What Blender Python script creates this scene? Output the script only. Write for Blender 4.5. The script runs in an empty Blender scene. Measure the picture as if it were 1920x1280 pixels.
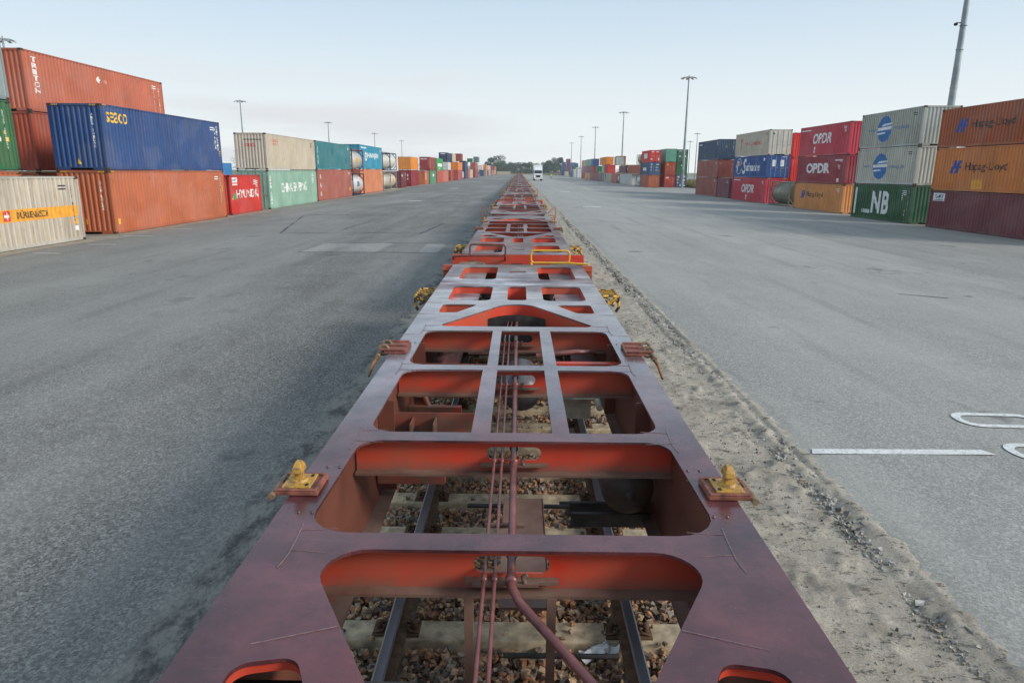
import bpy, bmesh, math, random
import numpy as np
from mathutils import Vector, Matrix
random.seed(7); RNG = np.random.default_rng(7)
PI = math.pi
scn = bpy.context.scene
COL = scn.collection

# ---------------------------------------------------------------- camera
F_PX, VX, VY, ROLL = 1280.0, 972.0, 321.0, 0.007
pitch = math.atan((640 - VY) / F_PX)
yaw = math.atan((VX - 960) / F_PX * math.cos(pitch))
fw = Vector((-math.sin(yaw) * math.cos(pitch), math.cos(yaw) * math.cos(pitch), -math.sin(pitch)))
rt = Vector((math.cos(yaw), math.sin(yaw), 0)); up = rt.cross(fw)
r2 = rt * math.cos(ROLL) + up * math.sin(ROLL); u2 = -rt * math.sin(ROLL) + up * math.cos(ROLL)
cam_d = bpy.data.cameras.new('camera'); cam = bpy.data.objects.new('camera', cam_d); COL.objects.link(cam)
m = Matrix.Identity(4)
for i in range(3):
    m[i][0] = r2[i]; m[i][1] = u2[i]; m[i][2] = -fw[i]
m[0][3], m[1][3], m[2][3] = 0.02, 0.0, 2.90
cam.matrix_world = m
cam_d.sensor_width = 36.0; cam_d.sensor_fit = 'HORIZONTAL'; cam_d.lens = 36.0 * F_PX / 1920.0
cam_d.clip_start = 0.1; cam_d.clip_end = 6000.0
scn.camera = cam
# ---------------------------------------------------------------- light
SUN_EL, SUN_AZ = 27.0, 112.0      # azimuth clockwise from +Y: from the right, slightly behind the camera
world = bpy.data.worlds.new("World"); scn.world = world; world.use_nodes = True
wn, wl = world.node_tree.nodes, world.node_tree.links
bg = wn['Background']
sky = wn.new('ShaderNodeTexSky'); sky.sky_type = 'NISHITA'; sky.sun_disc = False
sky.sun_elevation = math.radians(SUN_EL); sky.sun_rotation = math.radians(SUN_AZ)
sky.air_density = 1.0; sky.dust_density = 2.0; sky.ozone_density = 1.2; sky.altitude = 0
tc = wn.new('ShaderNodeTexCoord'); sep = wn.new('ShaderNodeSeparateXYZ')
wl.new(tc.outputs['Generated'], sep.inputs[0])
hz = wn.new('ShaderNodeMapRange'); hz.inputs[1].default_value = 0.0; hz.inputs[2].default_value = 0.26
hz.inputs[3].default_value = 1.0; hz.inputs[4].default_value = 0.10
hz.clamp = True
wl.new(sep.outputs[2], hz.inputs[0])
mixw = wn.new('ShaderNodeMixRGB'); mixw.inputs[2].default_value = (8.5, 8.8, 8.6, 1)
veil = wn.new('ShaderNodeMixRGB'); veil.inputs[0].default_value = .72; veil.inputs[2].default_value = (4.7, 6.6, 8.5, 1)
wl.new(sky.outputs[0], veil.inputs[1])
wl.new(hz.outputs[0], mixw.inputs[0]); wl.new(veil.outputs[0], mixw.inputs[1])
# thin streaky cloud bands low over the horizon
mp = wn.new('ShaderNodeMapping'); mp.inputs['Scale'].default_value = (1.6, 1.6, 15.0)
mp.inputs['Location'].default_value = (1.3, .4, .2)
wl.new(tc.outputs['Generated'], mp.inputs[0])
nz = wn.new('ShaderNodeTexNoise'); nz.inputs['Scale'].default_value = 1.6; nz.inputs['Detail'].default_value = 7
nz.inputs['Roughness'].default_value = .55
wl.new(mp.outputs[0], nz.inputs['Vector'])
cr = wn.new('ShaderNodeValToRGB'); cr.color_ramp.elements[0].position = .44; cr.color_ramp.elements[1].position = .62
cr.color_ramp.elements[0].color = (0, 0, 0, 1); cr.color_ramp.elements[1].color = (1, 1, 1, 1)
wl.new(nz.outputs[0], cr.inputs[0])
band = wn.new('ShaderNodeMapRange'); band.inputs[1].default_value = .15; band.inputs[2].default_value = .09
band.inputs[3].default_value = 0; band.inputs[4].default_value = 1.0; wl.new(sep.outputs[2], band.inputs[0])
leftm = wn.new('ShaderNodeMapRange'); leftm.inputs[1].default_value = .02; leftm.inputs[2].default_value = -.10
leftm.inputs[3].default_value = 0; leftm.inputs[4].default_value = 1; wl.new(sep.outputs[0], leftm.inputs[0])
mm = wn.new('ShaderNodeMath'); mm.operation = 'MULTIPLY'; wl.new(band.outputs[0], mm.inputs[0]); wl.new(cr.outputs[0], mm.inputs[1])
mm2 = wn.new('ShaderNodeMath'); mm2.operation = 'MULTIPLY'; wl.new(mm.outputs[0], mm2.inputs[0]); wl.new(leftm.outputs[0], mm2.inputs[1])
cl = wn.new('ShaderNodeMixRGB'); cl.inputs[2].default_value = (6.9, 7.15, 7.35, 1)
wl.new(mm2.outputs[0], cl.inputs[0]); wl.new(mixw.outputs[0], cl.inputs[1])
wl.new(cl.outputs[0], bg.inputs[0]); bg.inputs[1].default_value = 0.075
sun_d = bpy.data.lights.new('sun', 'SUN'); sun = bpy.data.objects.new('sun', sun_d); COL.objects.link(sun)
sun_d.energy = 2.0; sun_d.angle = math.radians(16); sun_d.color = (1.0, .93, .84)
az = math.radians(SUN_AZ); el = math.radians(SUN_EL)
sdir = Vector((math.sin(az) * math.cos(el), math.cos(az) * math.cos(el), math.sin(el)))
sun.rotation_euler = sdir.to_track_quat('Z', 'Y').to_euler()
scn.view_settings.view_transform = 'Standard'; scn.view_settings.look = 'None'
scn.view_settings.exposure = 0.62; scn.view_settings.gamma = 1.0; scn.view_settings.use_curve_mapping = False
scn.render.engine = 'CYCLES'; scn.cycles.max_bounces = 6

# ---------------------------------------------------------------- helpers
def lin(r, g, b, k=1.0):
    def f(c):
        c /= 255.0
        return (c / 12.92 if c <= .04045 else ((c + .055) / 1.055) ** 2.4) * k
    return (f(r), f(g), f(b), 1.0)

def gz(X):
    return -.018 * min(26.0, max(0.0, X - 4.0)) if X > 0 else -.010 * max(0.0, -X - 4.0)

def tag(o, label=None, cat=None, group=None, kind=None):
    if label: o['label'] = label
    if cat: o['category'] = cat
    if group: o['group'] = group
    if kind: o['kind'] = kind
    return o

def empty(name, loc, rz=0.0):
    o = bpy.data.objects.new(name, None); COL.objects.link(o); o.location = loc; o.rotation_euler = (0, 0, rz)
    o.empty_display_size = .2
    return o

def add_obj(name, me, parent=None, loc=None):
    o = bpy.data.objects.new(name, me); COL.objects.link(o)
    if parent: o.parent = parent
    if loc: o.location = loc
    return o

def copy_tree(o, parent=None):
    c = o.copy(); COL.objects.link(c)
    if parent: c.parent = parent
    for ch in o.children: copy_tree(ch, c)
    return c

class MB:
    def __init__(s): s.v = []; s.f = []; s.m = []; s.sm = []
    def add(s, vs, fs, mi=0, smooth=False):
        b = len(s.v); s.v += [tuple(v) for v in vs]
        for f in fs: s.f.append(tuple(b + i for i in f)); s.m.append(mi); s.sm.append(smooth)
        return s
    def box(s, x0, x1, y0, y1, z0, z1, mi=0, M=None):
        vs = [(x0, y0, z0), (x1, y0, z0), (x1, y1, z0), (x0, y1, z0), (x0, y0, z1), (x1, y0, z1), (x1, y1, z1), (x0, y1, z1)]
        if M is not None: vs = [M @ Vector(v) for v in vs]
        return s.add(vs, [(3, 2, 1, 0), (4, 5, 6, 7), (0, 1, 5, 4), (1, 2, 6, 5), (2, 3, 7, 6), (3, 0, 4, 7)], mi)
    def tube(s, pts, r, n=10, mi=0, cap=True, radii=None):
        pts = [Vector(p) for p in pts]; rings = []
        prev = None
        for i, p in enumerate(pts):
            a = pts[max(0, i - 1)]; b = pts[min(len(pts) - 1, i + 1)]
            d = (b - a).normalized()
            ref = Vector((0, 0, 1)) if abs(d.z) < .9 else Vector((1, 0, 0))
            if prev is not None: ref = prev
            x = d.cross(ref)
            if x.length < 1e-4: x = d.orthogonal()
            x.normalize(); y = x.cross(d).normalized(); prev = y
            rr = radii[i] if radii else r
            rings.append([p + (x * math.cos(2 * PI * k / n) + y * math.sin(2 * PI * k / n)) * rr for k in range(n)])
        vs = [v for rg in rings for v in rg]; fs = []
        for i in range(len(rings) - 1):
            for k in range(n):
                k2 = (k + 1) % n; fs.append((i * n + k, i * n + k2, (i + 1) * n + k2, (i + 1) * n + k))
        s.add(vs, fs, mi, True)
        if cap:
            s.add(rings[0], [tuple(range(n))], mi); s.add(rings[-1], [tuple(range(n - 1, -1, -1))], mi)
        return s
    def lathe(s, prof, axis='z', n=24, mi=0, c=(0, 0, 0)):
        vs = []; fs = []
        for r, h in prof:
            for k in range(n):
                a = 2 * PI * k / n; u, v = r * math.cos(a), r * math.sin(a)
                p = {'z': (u, v, h), 'y': (u, h, v), 'x': (h, u, v)}[axis]
                vs.append((p[0] + c[0], p[1] + c[1], p[2] + c[2]))
        for i in range(len(prof) - 1):
            for k in range(n):
                k2 = (k + 1) % n; fs.append((i * n + k, i * n + k2, (i + 1) * n + k2, (i + 1) * n + k))
        return s.add(vs, fs, mi, True)
    def build(s, name, mats, parent=None, loc=None, bevel=0):
        me = bpy.data.meshes.new(name); me.from_pydata(s.v, [], s.f)
        if not isinstance(mats, (list, tuple)): mats = [mats]
        for mt in mats: me.materials.append(mt)
        me.polygons.foreach_set('material_index', s.m); me.polygons.foreach_set('use_smooth', s.sm)
        bm = bmesh.new(); bm.from_mesh(me); bmesh.ops.recalc_face_normals(bm, faces=bm.faces); bm.to_mesh(me); bm.free()
        me.update()
        o = add_obj(name, me, parent, loc)
        if bevel:
            b = o.modifiers.new('bevel', 'BEVEL'); b.width = bevel; b.segments = 2; b.limit_method = 'ANGLE'; b.angle_limit = math.radians(50)
        return o

def rpoly(pts, r, seg=5):
    out = []; n = len(pts)
    for i in range(n):
        p = Vector(pts[i][:2]); ri = pts[i][2] if len(pts[i]) > 2 else r
        a = (Vector(pts[i - 1][:2]) - p); b = (Vector(pts[(i + 1) % n][:2]) - p)
        la, lb = a.length, b.length; a.normalize(); b.normalize()
        ang = a.angle(b)
        if ri <= 0 or ang > 3.1: out.append(tuple(p)); continue
        t = min(ri / math.tan(ang / 2), la * .48, lb * .48); rr = t * math.tan(ang / 2)
        c = p + (a + b).normalized() * (rr / math.sin(ang / 2))
        s0 = p + a * t - c; s1 = p + b * t - c
        a0 = math.atan2(s0.y, s0.x); a1 = math.atan2(s1.y, s1.x); d = a1 - a0
        while d > PI: d -= 2 * PI
        while d < -PI: d += 2 * PI
        for k in range(seg + 1):
            q = a0 + d * k / seg; out.append((c.x + rr * math.cos(q), c.y + rr * math.sin(q)))
    return out

def plate2d(outer, holes, t):
    cu = bpy.data.curves.new('tmp_outline', 'CURVE'); cu.dimensions = '2D'; cu.fill_mode = 'BOTH'; cu.extrude = t / 2
    for lp in [outer] + list(holes):
        sp = cu.splines.new('POLY'); sp.points.add(len(lp) - 1)
        for i, p in enumerate(lp): sp.points[i].co = (p[0], p[1], 0, 1)
        sp.use_cyclic_u = True
    ob = bpy.data.objects.new('tmp_outline', cu)
    me0 = ob.to_mesh()
    v = [tuple(x.co) for x in me0.vertices]; f = [tuple(p.vertices) for p in me0.polygons]
    ob.to_mesh_clear(); bpy.data.objects.remove(ob); bpy.data.curves.remove(cu)
    return v, f

_txt = {}
def text2d(s, bold=0.0, shear=0.0, spacing=1.0):
    key = (s, bold, shear, spacing)
    if key not in _txt:
        cu = bpy.data.curves.new('tmp_text', 'FONT'); cu.body = s; cu.size = 1.0; cu.offset = bold; cu.shear = shear
        cu.space_character = spacing; cu.resolution_u = 3; cu.fill_mode = 'FRONT'
        ob = bpy.data.objects.new('tmp_text', cu); me0 = ob.to_mesh()
        v = [(x.co.x, x.co.y) for x in me0.vertices]; f = [tuple(p.vertices) for p in me0.polygons]
        ob.to_mesh_clear(); bpy.data.objects.remove(ob); bpy.data.curves.remove(cu)
        xs = [p[0] for p in v]; ys = [p[1] for p in v]
        x0, x1, y0, y1 = min(xs), max(xs), min(ys), max(ys)
        _txt[key] = ([((a - x0) / (x1 - x0), (b - y0) / (y1 - y0)) for a, b in v], f)
    return _txt[key]

# ---------------------------------------------------------------- materials
MATS = {}
def new_mat(name):
    mt = bpy.data.materials.new(name); mt.use_nodes = True
    nt = mt.node_tree; b = nt.nodes['Principled BSDF']
    MATS[name] = mt
    return mt, nt, b
def N(nt, t, **kw):
    n = nt.nodes.new(t)
    for k, v in kw.items(): setattr(n, k, v)
    return n
def noise(nt, scale, detail=4, rough=.55, vec=None, sc=None):
    n = N(nt, 'ShaderNodeTexNoise'); n.inputs['Scale'].default_value = scale
    n.inputs['Detail'].default_value = detail; n.inputs['Roughness'].default_value = rough
    if sc is not None:
        mp = N(nt, 'ShaderNodeMapping'); mp.inputs['Scale'].default_value = sc
        nt.links.new(vec, mp.inputs[0]); vec = mp.outputs[0]
    if vec is not None: nt.links.new(vec, n.inputs['Vector'])
    return n.outputs[0]
def ramp(nt, src, p0, p1, c0=(0, 0, 0, 1), c1=(1, 1, 1, 1)):
    r = N(nt, 'ShaderNodeValToRGB'); e = r.color_ramp.elements
    e[0].position, e[1].position = p0, p1; e[0].color, e[1].color = c0, c1
    nt.links.new(src, r.inputs[0]); return r.outputs[0]
def mix(nt, fac, a, b, mode='MIX'):
    n = N(nt, 'ShaderNodeMixRGB', blend_type=mode)
    for i, x in ((0, fac), (1, a), (2, b)):
        if isinstance(x, (int, float)): n.inputs[i].default_value = x
        elif isinstance(x, tuple): n.inputs[i].default_value = x
        else: nt.links.new(x, n.inputs[i])
    return n.outputs[0]
def mul(nt, a, b):
    n = N(nt, 'ShaderNodeMath', operation='MULTIPLY')
    for i, x in ((0, a), (1, b)):
        if isinstance(x, (int, float)): n.inputs[i].default_value = x
        else: nt.links.new(x, n.inputs[i])
    return n.outputs[0]
def bump(nt, b, h, strength=.3, dist=.01):
    n = N(nt, 'ShaderNodeBump'); n.inputs['Strength'].default_value = strength; n.inputs['Distance'].default_value = dist
    nt.links.new(h, n.inputs['Height']); nt.links.new(n.outputs[0], b.inputs['Normal'])
def pos(nt): return N(nt, 'ShaderNodeNewGeometry').outputs['Position']

def flat(name, col, rough=.6, metal=0.0, var=.12, scale=6.0, bmp=0.0):
    if name in MATS: return MATS[name]
    mt, nt, b = new_mat(name); p = pos(nt)
    n1 = noise(nt, scale, 5, .6, p)
    dark = tuple(c * (1 - var * 2) for c in col[:3]) + (1,); lite = tuple(min(1, c * (1 + var)) for c in col[:3]) + (1,)
    c = ramp(nt, n1, .3, .7, dark, lite)
    nt.links.new(c, b.inputs['Base Color']); b.inputs['Roughness'].default_value = rough; b.inputs['Metallic'].default_value = metal
    if bmp: bump(nt, b, noise(nt, scale * 8, 4, .6, p), bmp, .004)
    return mt

def cont_paint(name, col, dirt=.35, rust=.10, rough=.5):
    if name in MATS: return MATS[name]
    mt, nt, b = new_mat(name); p = pos(nt)
    fade = ramp(nt, noise(nt, .55, 5, .6, p), .3, .75)
    lite = tuple(min(1, c * 1.12 + .02) for c in col[:3]) + (1,); dk = tuple(c * .84 for c in col[:3]) + (1,)
    c = mix(nt, fade, dk, lite)
    streak = ramp(nt, noise(nt, 2.0, 5, .65, p, (3.0, 3.0, .22)), .46, .8)
    c = mix(nt, mul(nt, streak, dirt), c, (.13, .11, .095, 1))
    spot = ramp(nt, noise(nt, 3.2, 8, .72, p), .64, .70)
    c = mix(nt, mul(nt, spot, min(1, rust * 6)), c, (.10, .035, .015, 1))
    sp2 = ramp(nt, noise(nt, 1.4, 8, .75, p, (2, 2, .5)), .655, .70)
    c = mix(nt, mul(nt, sp2, min(1, rust * 4)), c, (.17, .075, .035, 1))
    run = ramp(nt, noise(nt, 1.0, 7, .7, p, (9.0, 9.0, .35)), .60, .68); c = mix(nt, mul(nt, run, min(.8, .12 + rust * 3)), c, (.26, .12, .06, 1))
    fd = ramp(nt, noise(nt, .35, 3, .5, p, (1, 1, 1.6)), .52, .60); c = mix(nt, mul(nt, fd, .05), c, (.55, .52, .48, 1))
    nt.links.new(c, b.inputs['Base Color']); b.inputs['Roughness'].default_value = rough
    b.inputs['Specular IOR Level'].default_value = .35
    bump(nt, b, noise(nt, 2.2, 3, .5, p), .25, .02)
    return mt

CC = {  # container colours (real paint, linear from sRGB estimates)
 'white_cream': (205,200,188), 'orange_brown': (190,104,66), 'navy': (30,72,128), 'rust': (170,74,48), 'triton': (192,104,76),
 'green': (44,118,78), 'greyblue': (140,158,160), 'red': (206,44,36), 'seafoam': (146,184,164), 'offwhite': (208,202,186),
 'brown_red': (170,96,82), 'teal': (44,136,150), 'salmon': (212,134,92), 'turquoise': (24,146,176), 'maroon_dark': (108,26,44),
 'yellow_orange': (232,142,20), 'crimson': (140,20,40), 'maroon_red': (150,52,56), 'seagreen': (80,146,110), 'grass_green': (54,160,84),
 'salmon_red': (188,88,70), 'pink_brown': (196,120,104), 'white': (214,214,210), 'brick_red': (176,66,56), 'orange': (232,132,36),
 'navy_dark': (26,44,84), 'beige': (204,190,162), 'dark_red': (150,44,40), 'pink_red': (190,84,84), 'forest': (30,104,62),
 'grey_green': (96,122,122), 'peach': (216,146,110), 'blue_grey': (70,98,132), 'maroon': (122,58,64), 'orange_amber': (216,128,58),
 'orange_dirty': (178,92,46), 'bottle_green': (26,94,56), 'white_ribbed': (204,206,196), 'grey_white': (182,188,180), 'amber': (226,150,84),
 'crimson_dull': (160,52,62), 'raspberry': (204,58,76), 'vivid_red': (222,40,34), 'royal': (34,84,150), 'offwhite_door': (212,206,192),
 'slate_blue': (54,82,108), 'mauve': (136,84,92), 'steel_blue': (50,84,122), 'mint': (104,170,146), 'purple_brown': (118,66,88)}
DIRTY = {'white_cream': (.55, .16), 'offwhite': (.3, .12), 'offwhite_door': (.3, .14), 'teal': (.35, .22), 'orange_dirty': (.5, .18), 'grey_white': (.5, .14),
         'white_ribbed': (.4, .1), 'bottle_green': (.35, .13), 'green': (.45, .12)}
for _k, _c in list(CC.items()):
    _g = sum(_c) / 3; CC[_k] = tuple(_g + (v - _g) * 1.03 for v in _c)
def cpaint(k):
    d, r = DIRTY.get(k, (.3, .07))
    return cont_paint('paint_' + k, lin(*CC[k], .92), d, r)
def cvalley_shade_dirt(k):  # corrugation shade painted into slopes and valleys, with extra dirt and rust
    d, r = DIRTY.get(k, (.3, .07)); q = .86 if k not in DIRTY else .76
    return cont_paint('valley_shade_dirt_' + k, lin(*[v - 10 * (k in DIRTY) * i for i, v in enumerate(CC[k])], q), min(.8, d + .2), min(.3, r + .05))
def cframe(k):
    return cont_paint('frame_' + k, lin(*CC[k], .78), .5, .15 if k not in DIRTY else .22)
M_cast = flat('casting_rust', (.09, .05, .035, 1), .8, 0, .3, 8)
M_dark = flat('dark_gap', (.012, .012, .013, 1), .9)
M_rod = flat('galvanised', (.42, .43, .43, 1), .45, .6, .15, 10)
M_tan_pad = flat('worn_label', (.75, .74, .70, 1), .6)

DEC = {}
def dcol(key):
    tbl = {'white': (.78, .78, .76), 'red': (.62, .04, .03), 'yellow': (.82, .50, .03), 'blue': (.03, .16, .40), 'navy': (.03, .05, .16),
           'hlblue': (.02, .08, .35), 'green': (.02, .32, .12), 'black': (.03, .03, .03), 'orange': (.80, .36, .03), 'orangered': (.55, .12, .07), 'dkteal': (.03, .12, .17),
           'bluegrey': (.10, .20, .32), 'rose': (.62, .25, .22)}
    if key not in DEC: DEC[key] = flat('mark_' + key, tbl[key] + (1,), .55, 0, .12, 5)
    return DEC[key]

# ---------------------------------------------------------------- containers
GAPD = .042
def side_breaks(L):
    n = max(4, round((L - .24) / .278)); p = (L - .24) / n; o = .12
    return o, p, n
def prof(t, o, p, n, d):
    q = (t - o) / p
    if q <= 0 or q >= n: return 0.0
    q -= math.floor(q)
    if q < .30: return 0.0
    if q < .50: return d * (q - .30) / .20
    if q < .80: return d
    return d * (1 - (q - .80) / .20)
def breaks(o, p, n):
    out = []
    for i in range(n): out += [o + p * (i + f) for f in (0, .3, .5, .8)]
    return out + [o + p * n]

def decal(root, face, polys, mat, name, label=None, lift=.004, flatd=False):
    """polys: list of (verts2d[(t,z)], faces); face 'side' or 'end'. t runs along the face in local metres."""
    L, H, s, fl = root['_L'], root['_H'], root['_s'], root['_flat']
    o, p, n = side_breaks(L) if face == 'side' else (.12, 2.2 / 9, 9)
    d = (0 if fl else GAPD) if face == 'side' else (0 if fl else .04)
    if root['_end'] == 'door' and face == 'end': d = 0
    if flatd: d = 0
    bm = bmesh.new()
    for vs, fs in polys:
        bv = [bm.verts.new((a, 0, b)) for a, b in vs]
        for f in fs:
            try: bm.faces.new([bv[i] for i in f])
            except ValueError: pass
    if d > 0 and bm.verts:
        ts = [v.co.x for v in bm.verts]; t0, t1 = min(ts), max(ts)
        for bt in breaks(o, p, n):
            if t0 < bt < t1:
                bmesh.ops.bisect_plane(bm, geom=bm.verts[:] + bm.edges[:] + bm.faces[:], plane_co=(bt, 0, 0), plane_no=(1, 0, 0), dist=1e-5)
    for v in bm.verts:
        t, z = v.co.x, v.co.z
        dep = prof(t, o, p, n, d) if d else 0.0
        if face == 'side': v.co = Vector((s * (1.22 - .012 - dep + lift), t, z))
        else: v.co = Vector((-1.22 + t, .02 + dep - lift, z))
    bmesh.ops.recalc_face_normals(bm, faces=bm.faces)
    me = bpy.data.meshes.new(name); bm.to_mesh(me); bm.free(); me.materials.append(mat)
    ob = add_obj(name, me, root)
    if label: ob['label'] = label
    return ob

def sidept(root, y0, y1, z0, z1):
    """world (y,z) box -> local t range (left-to-right as read) and z range"""
    return (y0 - root['_Y0'], y1 - root['_Y0'], z0 - root['_z0'], z1 - root['_z0'])
def map2(vs, box):
    a0, a1, b0, b1 = box
    return [(a0 + (a1 - a0) * u, b0 + (b1 - b0) * v) for u, v in vs]
def side_text(root, s, y0, y1, z0, z1, col, bold=.0, shear=.0, name='lettering', spacing=1.0):
    v, f = text2d(s, bold, shear, spacing)
    decal(root, 'side', [(map2(v, sidept(root, y0, y1, z0, z1)), f)], dcol(col), name)
def side_rect(root, y0, y1, z0, z1, col, name='label_plate', lift=.003, slant=0):
    a = sidept(root, y0, y1, z0, z1)
    decal(root, 'side', [([(a[0], a[2]), (a[1], a[2]), (a[1] + slant, a[3]), (a[0] + slant, a[3])], [(0, 1, 2, 3)])], dcol(col), name, lift=lift)
def side_poly(root, pts01, y0, y1, z0, z1, col, name='logo', lift=.004):
    decal(root, 'side', [(map2(pts01, sidept(root, y0, y1, z0, z1)), [tuple(range(len(pts01)))])], dcol(col), name, lift=lift)
def end_text(root, s, x0, x1, z0, z1, col, bold=0.0):
    v, f = text2d(s, bold)
    decal(root, 'end', [(map2(v, (x0, x1, z0, z1)), f)], dcol(col), 'lettering')
def end_rect(root, x0, x1, z0, z1, col, name='label_plate', lift=.003, flatd=False):
    decal(root, 'end', [([(x0, z0), (x1, z0), (x1, z1), (x0, z1)], [(0, 1, 2, 3)])], dcol(col), name, lift=lift, flatd=flatd)
CIRC = [(.5 + .5 * math.cos(2 * PI * k / 40), .5 + .5 * math.sin(2 * PI * k / 40)) for k in range(40)]

def container(X, Y0, L, z0, H, color, end, label, near=True, group=None):
    s = 1 if X < 0 else -1
    far = Y0 > 240
    root = empty('shipping_container', (X - s * 1.22, Y0, z0))
    tag(root, label, 'shipping container', group or 'stacked shipping containers on the ' + ('left' if X < 0 else 'right') + ' side of the yard')
    root['_L'], root['_H'], root['_s'], root['_Y0'], root['_z0'], root['_flat'], root['_end'] = L, H, s, Y0, z0, far, end
    pm, fm = cpaint(color), cframe(color)
    W = 1.22
    fr = MB(); P = .11
    for sx in (-1, 1):
        xa, xb = (sx * W, sx * (W - P)); xa, xb = min(xa, xb), max(xa, xb)
        for ya, yb in ((0, P), (L - P, L)): fr.box(xa, xb, ya, yb, .118, H - .118)
        xo = (sx * (W - .004), sx * (W - .07)); xo = (min(xo), max(xo))
        fr.box(xo[0], xo[1], P, L - P, .03, .17); fr.box(xo[0], xo[1], P, L - P, H - .075, H - .008)
        for ya, yb in ((-.003, .178), (L - .178, L + .003)):
            for za, zb in ((0, .118), (H - .118, H)):
                c0 = (sx * (W + .003), sx * (W - .162)); fr.box(min(c0), max(c0), ya, yb, za, zb, 1)
                if not far:
                    if ya < 0: fr.box(sx * (W - .08) - .025, sx * (W - .08) + .025, -.0055, -.002, za + .02, zb - .03, 2)
                    yc = (ya + yb) / 2; a0 = (sx * (W + .0055), sx * (W + .002)); fr.box(min(a0), max(a0), yc - .035, yc + .035, za + .03, zb - .03, 2)
    for ya, yb in ((.004, .08), (L - .08, L - .004)):
        fr.box(-W + .162, W - .162, ya, yb, H - .11, H - .006)
        fr.box(-W + .162, -.55, ya, yb, .012, .15); fr.box(.55, W - .162, ya, yb, .012, .15); fr.box(-.55, .55, ya, yb, .10, .15)
    fr.build('corner_frame', [fm, M_cast, M_dark], root)
    # side panel
    o, p, n = side_breaks(L)
    sides = (s,) if not near else (s, -s)
    for sd in sides:
        if far or sd == -s:
            b = MB(); x = sd * (W - .012)
            b.add([(x, P, .16), (x, L - P, .16), (x, L - P, H - .07), (x, P, H - .07)], [(0, 1, 2, 3)])
        else:
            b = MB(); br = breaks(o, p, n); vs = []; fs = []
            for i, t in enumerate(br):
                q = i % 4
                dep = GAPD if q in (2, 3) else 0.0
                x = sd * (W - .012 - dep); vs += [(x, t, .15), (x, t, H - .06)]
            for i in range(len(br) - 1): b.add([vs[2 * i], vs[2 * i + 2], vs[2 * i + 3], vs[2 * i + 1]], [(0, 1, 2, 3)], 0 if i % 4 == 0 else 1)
        b.build('side_panel', [pm, cvalley_shade_dirt(color)], root)
    rf = MB(); rf.box(-W + .06, W - .06, .07, L - .07, H - .06, H - .02); rf.box(-W + .06, W - .06, .07, L - .07, .14, .165)
    rf.add([(-W + P, L - .03, .14), (W - P, L - .03, .14), (W - P, L - .03, H - .1), (-W + P, L - .03, H - .1)], [(0, 1, 2, 3)])
    rf.build('roof_panel', fm, root)
    if end == 'corr':
        b = MB(); nn = 9; pp = 2.2 / nn; vs = []; fs = []
        if far: b.add([(-1.1, .03, .14), (1.1, .03, .14), (1.1, .03, H - .1), (-1.1, .03, H - .1)], [(0, 1, 2, 3)])
        else:
            br = breaks(0, pp, nn)
            for i, t in enumerate(br):
                dep = .04 if i % 4 in (2, 3) else 0.0
                vs += [(-1.1 + t, .02 + dep, .14), (-1.1 + t, .02 + dep, H - .1)]
            for i in range(len(br) - 1): fs.append((2 * i, 2 * i + 2, 2 * i + 3, 2 * i + 1))
            b.add(vs, fs)
        b.build('end_panel', pm, root)
    else:
        for k in (0, 1):
            x0 = -1.1 if k == 0 else .012; x1 = x0 + 1.088
            b = MB(); b.box(x0, x1, .022, .06, .15, H - .11)
            if not far:
                hh = (H - .40)
                for q in range(4):
                    za = .22 + hh * q / 4 + .04; b.box(x0 + .07, x1 - .07, .016, .022, za, za + .05); b.box(x0 + .07, x1 - .07, .016, .022, za + .12, za + .17)
                for q in range(4):
                    zq = .3 + q * (H - .6) / 3; xe = x0 + .01 if k == 0 else x1 - .01
                    b.box(xe - .03, xe + .03, .008, .022, zq - .05, zq + .05)
            dr = b.build('door', pm, root)
            for q in (0, 1):
                xr = x0 + .28 + q * .52
                r = MB()
                if far: r.box(xr - .018, xr + .018, 0.0, .014, .1, H - .08)
                else:
                    r.tube([(xr, .0, .06), (xr, .0, H - .05)], .017, 6)
                    for zq in (.35, .95, 1.5, H - .35): r.box(xr - .045, xr + .045, -.012, .018, zq - .035, zq + .035)
                    r.box(xr - .012, xr + .30, -.02, -.008, 1.02 + .08 * q, 1.06 + .08 * q)
                r.build('lock_rod', M_rod, dr)
    return root

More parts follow.
